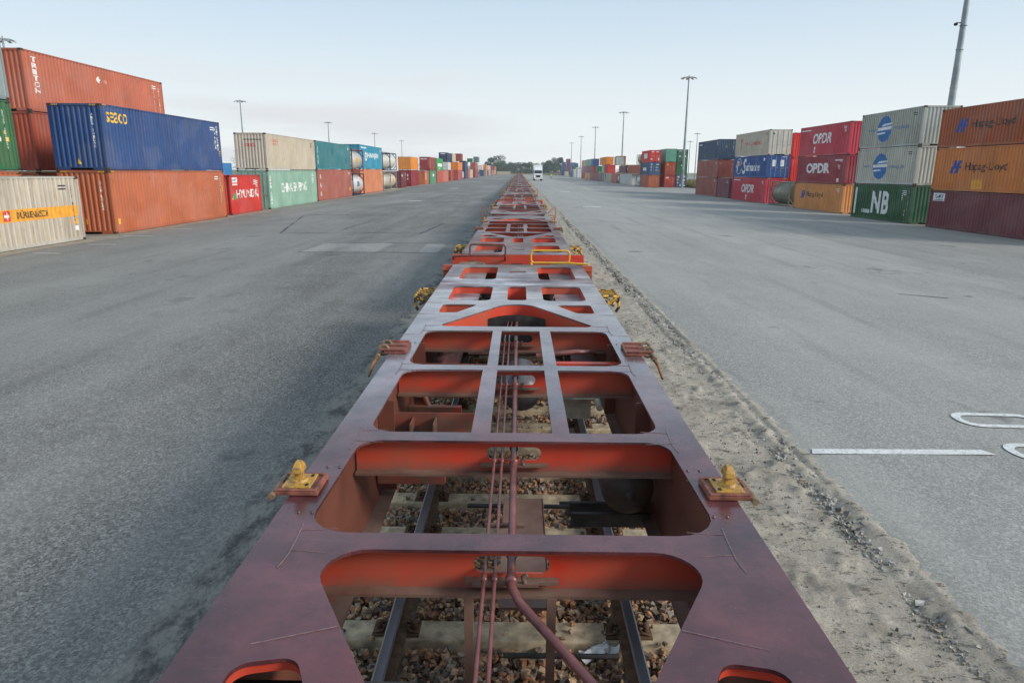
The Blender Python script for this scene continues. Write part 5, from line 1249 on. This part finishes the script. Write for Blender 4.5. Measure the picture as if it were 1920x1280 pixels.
    # twist lock pads
    for s in (1, -1):
        for u, upright in ((8.75, True), (5.93, False), (1.9, None)):
            if upright is None: continue
            pl = MB(); xa = s * sg
            if upright:
                pl.box(*sorted((xa * .985, xa * 1.205)), *sorted((Y(u - .105), Y(u + .105))), DZ + .003, DZ + .026)
                for w in (-.095, .095): pl.box(*sorted((xa * .99, xa * 1.20)), *sorted((Y(u + w - .010), Y(u + w + .010))), DZ + .026, DZ + .036)
                pl.box(*sorted((xa * .987, xa * 1.005)), *sorted((Y(u - .085), Y(u + .085))), DZ + .026, DZ + .036)
                base = pl.build('lock_pad', M_rustpl, root, None, .004)
                q = MB(); q.box(*sorted((xa * 1.03, xa * 1.175)), *sorted((Y(u - .078), Y(u + .078))), DZ + .028, DZ + .040)
                q.lathe([(.046, DZ + .040), (.04, DZ + .055), (.0, DZ + .055)], 'z', 12, 0, (xa * 1.105, Y(u), 0))
                q.build('lock_base', M_chip, base, None, .003)
                q = MB(); cx_ = xa * 1.105; cy_ = Y(u)
                q.add([(cx_ + a * wx, cy_ + c_ * wy, DZ + z_) for z_, wx, wy in ((.05, .020, .026), (.088, .020, .024), (.092, .026, .044), (.118, .024, .040), (.146, .013, .016)) for a, c_ in ((-1, -1), (1, -1), (1, 1), (-1, 1))],
                      [(4 * k + e, 4 * k + (e + 1) % 4, 4 * k + 4 + (e + 1) % 4, 4 * k + 4 + e) for k in range(4) for e in range(4)] + [(16, 17, 18, 19), (3, 2, 1, 0)])
                q.build('twist_lock', M_chip, base, None, .005)
                q = MB()
                for e in (-.055, .055): q.box(*sorted((xa * 1.045, xa * 1.06)), *sorted((Y(u + e - .012), Y(u + e + .012))), DZ + .0405, DZ + .043)
                q.box(*sorted((xa * 1.18, xa * 1.195)), *sorted((Y(u - .05), Y(u - .0))), DZ + .0265, DZ + .029); q.build('lock_slot', M_dark, base)
                h = MB(); h.tube([(xa * 1.215, Y(u - .10), DZ + .005), (xa * 1.215, Y(u + .125), DZ + .005)], .018, 10); h.build('hinge_pin', flat('old_iron', (.22, .15, .09, 1), .7, 0, .3, 20), base)
            else:
                pl.box(*sorted((xa * .985, xa * 1.18)), *sorted((Y(u - .16), Y(u + .16))), DZ + .003, DZ + .035)
                for q in (-.155, .0, .155): pl.box(*sorted((xa * 1.0, xa * 1.22)), *sorted((Y(u + q - .015), Y(u + q + .015))), DZ + .035, DZ + .05)
                base = pl.build('lock_pad', M_rustpl, root, None, .003)
                q = MB()
                for w in (-.08, .08):
                    q.tube([(xa * (1.20 + .045 * math.cos(a)), Y(u + w), DZ + .02 + .045 * math.sin(a)) for a in np.linspace(0, 1.7 * PI, 9)], .015, 7)
                q.tube([(xa * 1.24, Y(u - .18), DZ - .02), (xa * 1.24, Y(u + .2), DZ - .02)], .024, 8)
                q.build('chain_hook', flat('old_iron', (.22, .15, .09, 1), .7, 0, .3, 20), base)
                q = MB(); q.tube([(xa * 1.24, Y(u + .16), DZ - .02), (xa * 1.255, Y(u + .28), DZ - .05), (xa * 1.27, Y(u + .42), DZ - .13)], .016, 7, radii=[.019, .016, .011]); q.build('lock_lever', flat('lever_rust', (.26, .12, .05, 1), .75, 0, .3, 15), base)
    # headstock, buffers, rails, steps at the outer end
    b = MB(); b.box(-1.31, 1.31, *sorted((Y(-.04), Y(-.015))), .82, DZ - .01); b.box(-1.31, 1.31, *sorted((Y(-.015), Y(.12))), DZ - .09, DZ - .075)
    for s in (1, -1): b.box(*sorted((s * 1.15, s * 1.31)), *sorted((Y(-.01), Y(.03))), .82, DZ - .012)
    b.build('headstock', M_red, root)
    for s in (1, -1):
        bf = MB(); o_ = rpoly([(-.26, -.17), (.26, -.17), (.26, .17), (-.26, .17)], .07); v, f = plate2d(o_, [], .03)
        bf.add([(s * .875 + a, Y(-.60) + c_, 1.04 + b_) for a, b_, c_ in v], f)
        bh = bf.build('buffer', M_grease, root)
        sh = MB(); sh.lathe([(.0, Y(-.59)), (.09, Y(-.59)), (.09, Y(-.35)), (.13, Y(-.35)), (.14, Y(-.04))], 'y', 16, 0, (s * .875, 0, 1.04)); sh.build('buffer_shank', M_dust, bh)
    b = MB(); b.box(-.10, .10, *sorted((Y(-.35), Y(-.04))), .98, 1.12); b.tube([(0, Y(-.3), 1.05), (0, Y(-.78), 1.02)], .035, 8); b.tube([(.05 * math.cos(a), Y(-.72), 1.0 + .09 * math.sin(a)) for a in np.linspace(0, 2 * PI, 11)], .02, 7); b.build('coupling_hook', M_iron, root)
    hr = MB(); xs_ = (.24, .93); zt, zb = DZ + .22, DZ + .0
    lp = rpoly([(xs_[0], zb), (xs_[1], zb), (xs_[1], zt), (xs_[0], zt)], .06); P_ = [(sg * -x, Y(-.30), z) for x, z in lp]; P_.append(P_[0]); hr.tube(P_, .019, 8)
    hr.tube([(sg * -.9, Y(-.30), zb), (sg * -1.28, Y(-.26), zb - .02)], .02, 8); hr.tube([(sg * -1.27, Y(-.26), zb - .02), (sg * -1.27, Y(-.03), zb - .1)], .02, 8); hr.tube([(sg * -.25, Y(-.30), zb), (sg * -.25, Y(-.03), zb - .12)], .018, 8)
    hr.build('hand_rail', M_yel if root['label'].startswith('nearest') else M_pipe, root)
    for s in (1, -1):
        st = MB(); xi, xo = s * 1.14, s * 1.43; u0, u1 = 2.0, 2.50
        P_ = [(xi, Y(u0), 1.2), (xo, Y(u0), 1.2), (xo, Y(u1), 1.2), (xi, Y(u1), 1.2)]
        st.tube(P_, .016, 6); 
        for q in np.linspace(u0, u1, 9): st.box(*sorted((xi, xo)), *sorted((Y(q - .008), Y(q + .008))), 1.188, 1.204)
        for q in (u0, u1):
            st.tube([(xo, Y(q), 1.2), (xi, Y(q), .98)], .02, 6); st.tube([(xi, Y(q), 1.2), (xo - s * .05, Y(q), 1.06)], .018, 6); st.tube([(xo, Y(q), 1.2), (xo + s * .01, Y(q), 1.04), (xo - s * .03, Y(q), .98)], .022, 6)
        st.tube([(xo, Y(u0), 1.1), (xo, Y(u1), 1.1)], .016, 6)
        st.build('step', M_haz, root)
    # bogie under the end
    bog = MB()
    for s in (1, -1): bog.box(*sorted((s * .98, s * 1.08)), *sorted((Y(1.2), Y(3.4))), .45, .72); 
    bog.box(-.98, .98, *sorted((Y(2.15), Y(2.45))), .5, .78); bo = bog.build('bogie', M_iron, root)
    for u in (1.4, 3.2):
        for s in (1, -1):
            w = MB(); c0 = s * .715
            w.lathe([(.0, c0 - s * .05), (.09, c0 - s * .05), (.12, c0 - s * .02), (.36, c0 - s * .025), (.42, c0 - s * .045), (.475, c0 - s * .045), (.478, c0 - s * .015), (.455, c0 + s * .0), (.45, c0 + s * .07), (.40, c0 + s * .06), (.12, c0 + s * .03), (.0, c0 + s * .05)], 'x', 28, 0, (0, Y(u), .59)); w.build('wheel', M_iron, bo)
        w = MB(); w.tube([(-.7, Y(u), .59), (.7, Y(u), .59)], .08, 12); w.build('axle', M_iron, bo)
def T3(loop, sg, Y): return [(x * sg, Y(u)) for x, u in loop]

def joint_parts(root, yj, half=False):
    b = MB()
    for s in (1, -1):
        b.tube([(s * 1.10, yj - .5, DZ + .02), (s * 1.32, yj - .5, DZ + .02), (s * 1.34, yj - .5, DZ - .3)], .02, 7)
        b.tube([(s * 1.12, yj + .35, DZ + .05), (s * 1.36, yj + .35, DZ + .30), (s * 1.40, yj + .35, DZ + .28), (s * 1.40, yj + .35, DZ - .15), (s * 1.12, yj + .35, DZ - .1)], .018, 7)
    b.build('grab_loop', M_orange, root)
    bog = MB()
    for s in (1, -1): bog.box(*sorted((s * .98, s * 1.08)), yj - 1.1, yj + 1.1, .45, .72)
    bog.box(-.98, .98, yj - .15, yj + .15, .5, .85); bo = bog.build('bogie', M_iron, root)
    for u in (yj - .9, yj + .9):
        for s in (1, -1):
            w = MB(); c0 = s * .715
            w.lathe([(.0, c0 - s * .05), (.09, c0 - s * .05), (.12, c0 - s * .02), (.36, c0 - s * .025), (.42, c0 - s * .045), (.475, c0 - s * .045), (.478, c0 - s * .015), (.455, c0), (.45, c0 + s * .07), (.0, c0 + s * .05)], 'x', 28, 0, (0, u, .59)); w.build('wheel', M_iron, bo)

WG = 'articulated container wagons coupled in one train'
w1 = empty('container_wagon', (0, 12.0, 0), PI); tag(w1, 'nearest maroon flat wagon under the camera, red inner beams and yellow locks', 'freight wagon', WG)
build_unit(w1, 0, 1); joint_parts(w1, UL + .05)
w2 = empty('container_wagon', (0, 13.6, 0)); tag(w2, 'second flat wagon, coupled beyond the yellow hand rails of the nearest one', 'freight wagon', WG)
build_unit(w2, 0, 1); joint_parts(w2, 12.55); build_unit(w2, 25.1, -1)
w3 = empty('container_wagon', (0, 40.3, 0)); tag(w3, 'third flat wagon with brown dusty beams and orange cross bars', 'freight wagon', WG)
build_unit(w3, 0, 1); joint_parts(w3, 12.55); build_unit(w3, 25.1, -1)
for u in (.9, 2.9, 1.9):
    b = MB(); b.box(-.9, -.33, u - .05, u + .05, DZ + .002, DZ + .05); b.box(.33, .9, u - .05, u + .05, DZ + .002, DZ + .05); b.build('cross_bar', M_orange, w3)
names = ['fourth', 'fifth', 'sixth', 'seventh', 'eighth', 'ninth', 'tenth', 'eleventh', 'twelfth', 'thirteenth', 'fourteenth', 'fifteenth', 'sixteenth', 'seventeenth', 'eighteenth', 'nineteenth', 'twentieth']
for i in range(17):
    w = copy_tree(w2); w.location = (0, 40.3 + 26.7 * (i + 1), 0)
    w['label'] = names[i] + ' flat wagon of the train counted from the camera, tiny in the distance'
tag(w1)
# ---------------------------------------------------------------- light masts
M_mast = flat('mast_galvanised', (.30, .345, .36, 1), .5, .3, .18, .8)
def mast(x, y, h, label, r0=.32):
    r = empty('light_mast', (x, y, gz(x))); tag(r, label, 'light mast', 'tall floodlight masts over the yard')
    b = MB(); b.tube([(0, 0, 0), (0, 0, h * .33), (0, 0, h * .66), (0, 0, h)], r0, 14, radii=[r0, r0 * .82, r0 * .62, r0 * .42])
    for k in (.2, .33, .45, .58, .66): b.lathe([(r0 * .9, h * k), (r0 * (1.0 - k * .55) + .02, h * k + .0), (r0 * (1.0 - k * .55) + .02, h * k + .06)], 'z', 14)
    b.build('pole', M_mast, r)
    b = MB(); b.tube([(1.25 * math.cos(a), 1.25 * math.sin(a), h) for a in np.linspace(0, 2 * PI, 17)], .05, 6)
    for k in range(4):
        a = k * PI / 4; b.tube([(-1.25 * math.cos(a), -1.25 * math.sin(a), h), (1.25 * math.cos(a), 1.25 * math.sin(a), h)], .04, 6)
    b.tube([(0, 0, h), (0, 0, h + .5)], .08, 6); b.build('head_frame', M_mast, r)
    for k in range(8):
        a = k * PI / 4; q = MB(); Mx = Matrix.Translation((1.45 * math.cos(a), 1.45 * math.sin(a), h - .12)) @ Matrix.Rotation(a, 4, 'Z') @ Matrix.Rotation(.35, 4, 'Y')
        q.box(-.28, .28, -.22, .22, -.07, .07, 0, Mx); q.build('floodlight', M_rod, r)
    return r
ORD = ['nearest', 'second', 'third', 'fourth', 'fifth', 'sixth', 'seventh', 'eighth']
mr0 = mast(36.3, 61.0, 23.0, 'thick grey mast rising behind the ribbed white containers, out of frame', .36)
b = MB(); b.lathe([(0, .1), (.12, .08), (.16, 0), (.12, -.1), (0, -.14)], 'z', 12, 0, (-.62, 0, 15.3)); b.tube([(-.1, 0, 15.4), (-.62, 0, 15.4)], .04, 6); b.build('camera_dome', M_dark, mr0)
for i, (x, y, h) in enumerate(((36, 155.4, 23.0), (36, 249.1, 23.4), (36, 339.8, 23.9), (36, 417.5, 23.3), (36, 493, 22.6))):
    mast(x, y, h, 'floodlight mast, number %s from the right along the right row skyline' % ['two', 'three', 'four', 'five', 'six'][i])
mast(90, 362, 22.5, 'thin far floodlight mast just left of the dark slate blue container'); mast(100, 418, 21.0, 'faint farthest floodlight mast beside the green stack on the right')
for i, (y, h) in enumerate(((111.3, 22.6), (202.3, 22.3), (293.5, 22.6), (386.2, 23.0), (474.2, 22.9))):
    mast(-79, y, h, ['floodlight mast head peeking over grey container at the left edge', 'floodlight mast behind the cream container, tallest seen on the left', 'floodlight mast standing behind the teal container', 'floodlight mast standing behind the turquoise container', 'thin floodlight mast above the yellow orange container'][i])

# ---------------------------------------------------------------- truck
tr = empty('truck', (6.0, 226, -.06)); tag(tr, 'white truck with tall white box driving towards the camera on the right lane', 'truck')
M_tw = flat('truck_white', (.78, .79, .79, 1), .35, 0, .05, 2); M_glass = flat('truck_glass', (.015, .02, .028, 1), .08, 0, .1, 3)
Wt = 1.42
b = MB(); b.box(-Wt, Wt, 2.6, 16, 1.2, 4.95); b.box(-Wt - .02, Wt + .02, 2.58, 16, 4.9, 5.0); b.build('box_body', M_tw, tr, None, .03)
b = MB(); b.add([(-1.38, 0, .55), (1.38, 0, .55), (1.38, 0, 2.1), (-1.38, 0, 2.1), (-1.34, .25, 3.5), (1.34, .25, 3.5), (1.25, .9, 4.2), (-1.25, .9, 4.2), (-1.38, 2.4, .55), (1.38, 2.4, .55), (1.25, 2.4, 4.3), (-1.25, 2.4, 4.3)],
      [(0, 1, 2, 3), (3, 2, 5, 4), (4, 5, 6, 7), (7, 6, 10, 11), (1, 9, 10, 6, 5, 2), (0, 3, 4, 7, 11, 8), (8, 11, 10, 9), (0, 8, 9, 1)]); b.build('cab', M_tw, tr, None, .05)
b = MB(); b.add([(-1.22, .01 + .03, 2.3), (1.22, .04, 2.3), (1.18, .19, 3.25), (-1.18, .19, 3.25), (-1.22, -.0, 2.3), (1.22, 0, 2.3), (1.18, .16, 3.25), (-1.18, .16, 3.25)], [(4, 5, 6, 7), (0, 4, 7, 3), (5, 1, 2, 6), (3, 7, 6, 2), (0, 1, 5, 4)]); b.build('windscreen', M_glass, tr)
b = MB(); b.add([(-.85, -.03, 1.75), (.85, -.03, 1.75), (.6, -.03, 1.05), (-.6, -.03, 1.05), (-.85, .0, 1.75), (.85, 0, 1.75), (.6, 0, 1.05), (-.6, 0, 1.05)], [(0, 1, 2, 3), (0, 4, 5, 1), (1, 5, 6, 2), (2, 6, 7, 3), (3, 7, 4, 0)]); b.build('grille', M_dark, tr)
for s in (1, -1):
    b = MB(); b.box(*sorted((s * .85, s * 1.3)), -.04, .0, .75, .98); b.build('headlight', flat('lamp_glass', (.6, .62, .62, 1), .15), tr)
    b = MB(); b.box(*sorted((s * 1.45, s * 1.68)), .2, .32, 2.4, 3.15); b.box(*sorted((s * 1.36, s * 1.46)), .22, .28, 3.0, 3.06); b.build('wing_mirror', M_dark, tr)
    for y in (.9, 5.6, 12.5):
        b = MB(); b.lathe([(.0, s * .95), (.5, s * .95), (.55, s * 1.0), (.55, s * 1.28), (.5, s * 1.34), (.25, s * 1.3), (.0, s * 1.28)], 'x', 20, 0, (0, y, .55)); b.build('wheel', M_dark, tr)
b = MB(); b.box(-.3, .3, -.05, -.002, .58, .72); b.build('number_plate', dcol('white'), tr)
b = MB(); b.box(-1.1, 1.1, 2.5, 15.8, .85, 1.18); b.build('chassis', M_dark, tr)

# ---------------------------------------------------------------- person in a high visibility vest
me = bpy.data.meshes.new('person'); 
V = [(0, 0, .93), (0, 0, 1.15), (0, 0, 1.42), (0, -.01, 1.52), (0, -.02, 1.66), (0, -.01, 1.78), (-.10, 0, .86), (-.12, -.04, .48), (-.13, .02, .07), (-.13, -.12, .04), (.10, 0, .86), (.13, .04, .48), (.14, .10, .07), (.14, -.04, .04), (-.19, 0, 1.42), (-.27, .02, 1.14), (-.28, -.08, .90), (-.28, -.10, .82), (.19, 0, 1.42), (.27, .02, 1.14), (.28, -.08, .90), (.28, -.10, .82)]
E_ = [(0, 1), (1, 2), (2, 3), (3, 4), (4, 5), (0, 6), (6, 7), (7, 8), (8, 9), (0, 10), (10, 11), (11, 12), (12, 13), (2, 14), (14, 15), (15, 16), (16, 17), (2, 18), (18, 19), (19, 20), (20, 21)]
RD = [.15, .14, .16, .06, .10, .075, .09, .065, .05, .045, .09, .065, .05, .045, .07, .05, .038, .04, .07, .05, .038, .04]
me.from_pydata(V, E_, []); 
po = add_obj('person', me); po.location = (14.3, 318, -.19); po.scale = (1.15, 1.15, 1.12)
sk = po.modifiers.new('skin', 'SKIN'); 
if not me.skin_vertices: 
    bm = bmesh.new(); bm.from_mesh(me); bm.verts.layers.skin.verify(); bm.to_mesh(me); bm.free()
for i, r_ in enumerate(RD): me.skin_vertices[0].data[i].radius = (r_, r_ * .8)
me.skin_vertices[0].data[0].use_root = True
sb = po.modifiers.new('sub', 'SUBSURF'); sb.levels = 1; sb.render_levels = 1
mt, nt, b = new_mat('person_cloth'); tcn = N(nt, 'ShaderNodeTexCoord'); sp = N(nt, 'ShaderNodeSeparateXYZ'); nt.links.new(tcn.outputs['Object'], sp.inputs[0])
r_ = N(nt, 'ShaderNodeValToRGB'); r_.color_ramp.interpolation = 'CONSTANT'; el_ = r_.color_ramp.elements; el_[0].position = 0; el_[0].color = (.05, .06, .09, 1); el_[1].position = .88 / 2; el_[1].color = (.70, .85, .04, 1)
e_ = el_.new(1.50 / 2); e_.color = (.45, .26, .19, 1); e_ = el_.new(1.74 / 2); e_.color = (.06, .04, .03, 1)
dv_ = N(nt, 'ShaderNodeMath', operation='DIVIDE'); nt.links.new(sp.outputs[2], dv_.inputs[0]); dv_.inputs[1].default_value = 2.0; nt.links.new(dv_.outputs[0], r_.inputs[0]); nt.links.new(r_.outputs[0], b.inputs['Base Color'])
me.materials.append(mt); tag(po, 'person in a bright yellow safety jacket walking on the right lane by the truck', 'person')

# ---------------------------------------------------------------- trees beyond the yard
LM = []
for k, c_ in (('dark', (.035, .075, .045, 1)), ('mid', (.055, .105, .06, 1)), ('lite', (.085, .14, .07, 1))):
    LM.append(flat('leaf_' + k, c_, .8, 0, .3, .4))
M_bark = flat('bark', (.09, .07, .05, 1), .9)
def tree(x, y, h, w, label, seed, nleaf=1500, z0=-1.6, pine=False, grp='trees beyond the far end of the yard'):
    rg = np.random.default_rng(seed)
    r = empty('pine_tree' if pine else 'broadleaf_tree', (x, y, z0)); tag(r, label, 'tree', grp)
    b = MB(); b.tube([(0, 0, 0), (.1, 0, h * .45), (0, .1, h * .8)], .3, 7, radii=[h * .03, h * .018, h * .006])
    cl = []
    nb = 11 if not pine else 8
    for k in range(nb):
        a = rg.uniform(0, 2 * PI); hh = h * (rg.uniform(.22, .92) if not pine else rg.uniform(.5, .95)); rr = w * .5 * rg.uniform(.25, 1.0) * (1.15 - abs(hh / h - .5) * 1.1)
        cl.append((rr * math.cos(a), rr * math.sin(a), hh, w * rg.uniform(.15, .27))); b.tube([(0, 0, h * .35), (rr * math.cos(a) * .9, rr * math.sin(a) * .9, hh)], .1, 5, radii=[h * .009, h * .003])
    cl.append((0, 0, h * .9, w * .2)); b.build('trunk', M_bark, r)
    cc = np.array(cl); n = nleaf; ci = rg.integers(0, len(cc), n); d = rg.normal(size=(n, 3)); d /= np.linalg.norm(d, axis=1)[:, None]
    rad = rg.uniform(.35, 1.08, n) ** .5; P_ = cc[ci, :3] + d * (cc[ci, 3] * rad)[:, None] * np.array([1, 1, .72 if not pine else .4]); s = rg.uniform(.18, .48, n) * (h / 14)
    P_[:, 2] = np.maximum(P_[:, 2], h * .08)
    t1 = rg.normal(size=(n, 3)); t1 /= np.linalg.norm(t1, axis=1)[:, None]; t2 = np.cross(t1, d); t2 /= (np.linalg.norm(t2, axis=1)[:, None] + 1e-6)
    q = np.stack([P_ - t1 * s[:, None], P_ + t2 * s[:, None] * .7, P_ + t1 * s[:, None], P_ - t2 * s[:, None] * .7], 1).reshape(-1, 3)
    me = bpy.data.meshes.new('crown'); me.from_pydata(q.tolist(), [], (np.arange(n * 4).reshape(n, 4)).tolist())
    for m_ in LM: me.materials.append(m_)
    me.polygons.foreach_set('material_index', ((ci + rg.integers(0, 2, n)) % 3).astype(np.int32)); me.update(); add_obj('crown', me, r)
# (px x, height) pairs turned into metres for a row about 700 m away
TR = [(-34, 705, 8, 9), (-29, 700, 16.5, 15), (-22.5, 690, 18.5, 19), (-16, 700, 14, 15), (-9.5, 705, 13, 14), (-3, 700, 12.5, 13), (4, 710, 12.5, 13), (10, 705, 13, 13), (17, 700, 12, 12), (23.5, 698, 13, 13), (29, 690, 15, 14), (34, 695, 17.5, 15), (41, 700, 16.5, 13), (48, 705, 12, 12)]
desc = ['low', 'tall rounded', 'tallest broad', 'medium', 'plain green', 'low dense', 'central low', 'dense', 'low rounded', 'middle sized', 'full', 'tall leafy', 'tall uneven', 'outer low']
plc = ['at the left end of the tree line', 'second from the left in the tree line', 'above the long beige container', 'just right of the long beige container', 'left of where the train vanishes', 'right above the vanishing train', 'just right of the vanishing train', 'left of the white truck', 'directly behind the white truck', 'showing at the right shoulder of the truck', 'right of the white truck', 'above the person in yellow', 'left of the loose pine', 'under the purple tower of containers']
for i, (x, y, h, w) in enumerate(TR): tree(x, y, h, w, desc[i] + ' tree ' + plc[i], 40 + i, 2600)
TR2 = [(-38, 730, 9), (-25, 728, 12), (-19, 735, 13), (-13, 730, 12), (-6, 735, 11.5), (.5, 735, 11.5), (7, 735, 12), (13, 735, 12), (20, 735, 12), (26, 730, 12.5), (31.5, 735, 13), (37.5, 730, 13), (45, 735, 12), (52, 735, 11), (60, 735, 10), (68, 735, 9)]
for i, (x, y, h) in enumerate(TR2):
    tree(x, y, h, 15, 'background tree of the second rank, dense and hazy green behind the front trees', 140 + i, 1700)
for i, x in enumerate(range(-42, 66, 6)):
    tree(x, 688 + (i % 3) * 4, 6.5 + (i % 4) * .8, 10, 'low bushy tree at the foot of the distant tree line', 180 + i, 900)
tree(38.5, 660, 18.5, 9, 'loose dark pine leaning over the start of the right row', 77, 700, -1.6, True)
tree(55, 690, 12, 13, 'dark tree behind the navy containers far on the right', 78, 1500)
for i, (x, y, h, w, lab) in enumerate(((-112, 400, 11, 22, 'tree clump low behind the cream and teal containers'), (-162, 430, 13, 30, 'distant tree in the gap beside the navy blue container'), (-60, 430, 8, 16, 'tree low behind the yellow orange container'), (60, 330, 9, 10, 'small tree behind the brown tank container'), (63, 420, 8.5, 12, 'small tree peeking beyond the rust container'), (-40, 560, 8, 12, 'small dark tree behind white containers far left'))):
    tree(x, y, h, w, lab, 90 + i, 1400, -1.6, False, 'trees behind the container rows')
# low hedge / grass fringe at the end of the paving
mt, nt, b = new_mat('dry_grass'); p = pos(nt); c = ramp(nt, noise(nt, 1.5, 5, .7, p), .3, .7, (.12, .14, .045, 1), (.34, .28, .12, 1)); nt.links.new(c, b.inputs['Base Color']); b.inputs['Roughness'].default_value = .9
def grass(name, xr, yr, n, h, seed, z0):
    rg = np.random.default_rng(seed); x = rg.uniform(*xr, n); y = rg.uniform(*yr, n); a = rg.uniform(0, PI, n); w = rg.uniform(.05, .16, n) * h; hh = rg.uniform(.5, 1.1, n) * h; lean = rg.normal(0, .25 * h, (n, 2))
    A = np.stack([x - w * np.cos(a), y - w * np.sin(a), np.full(n, z0)], 1); B = np.stack([x + w * np.cos(a), y + w * np.sin(a), np.full(n, z0)], 1); C_ = np.stack([x + lean[:, 0], y + lean[:, 1], z0 + hh], 1)
    q = np.stack([A, B, C_], 1).reshape(-1, 3); me = bpy.data.meshes.new(name); me.from_pydata(q.tolist(), [], np.arange(n * 3).reshape(n, 3).tolist()); me.materials.append(mt); me.update(); tag(add_obj(name, me), kind='stuff')
grass('grass', (38.6, 52), (150, 185), 5000, 1.9, 1, -.6)
grass('grass', (-60, 60), (640, 672), 6000, 2.2, 2, -.9)
# pale storage silos and fence behind the right row gap
for i, (x, y, r_, h) in enumerate(((78, 300, 2.6, 10.5), (83, 302, 2.2, 8.8))):
    rr = empty('storage_tank', (x, y, -1.6)); tag(rr, ['taller pale grey silo in the gap right of the green stack', 'lower pale grey silo in the gap right of the green stack'][i], 'silo', 'silos behind the right row')
    b = MB(); b.lathe([(r_, 0), (r_, h * .9), (r_ * .5, h), (0, h * 1.02)], 'z', 20); b.build('silo_shell', flat('silo_pale', (.50, .56, .60, 1), .5, 0, .15, .5), rr)
    b = MB()
    for z in (h * .3, h * .6, h * .88): b.lathe([(r_ + .02, z), (r_ + .14, z), (r_ + .14, z + .15), (r_ + .02, z + .15)], 'z', 20)
    b.build('silo_band', M_mast, rr)
fr_ = empty('wire_fence', (52, 190, -1.0)); tag(fr_, 'wire fence behind the grass on the far right', 'fence')
b = MB()
for k in range(24): b.tube([(k * 2.5, 0, -.7), (k * 2.5, 0, 3.0)], .05, 5)
for z in (.6, 1.4, 2.2, 2.9): b.tube([(0, 0, z), (57.5, 0, z)], .015, 4)
b.build('fence_mesh', M_mast, fr_)
# ---------------------------------------------------------------- air
hb = MB(); hb.box(-190, 190, -12, 900, -2.8, 30)
mt = bpy.data.materials.new('haze'); mt.use_nodes = True; nt = mt.node_tree
for n_ in list(nt.nodes):
    if n_.type != 'OUTPUT_MATERIAL': nt.nodes.remove(n_)
out_ = [n_ for n_ in nt.nodes if n_.type == 'OUTPUT_MATERIAL'][0]
pv = nt.nodes.new('ShaderNodeVolumePrincipled'); pv.inputs['Density'].default_value = .00026; pv.inputs['Color'].default_value = (.93, .97, 1.0, 1); pv.inputs['Anisotropy'].default_value = .2
nt.links.new(pv.outputs[0], out_.inputs['Volume'])
tag(hb.build('haze', mt), kind='stuff')
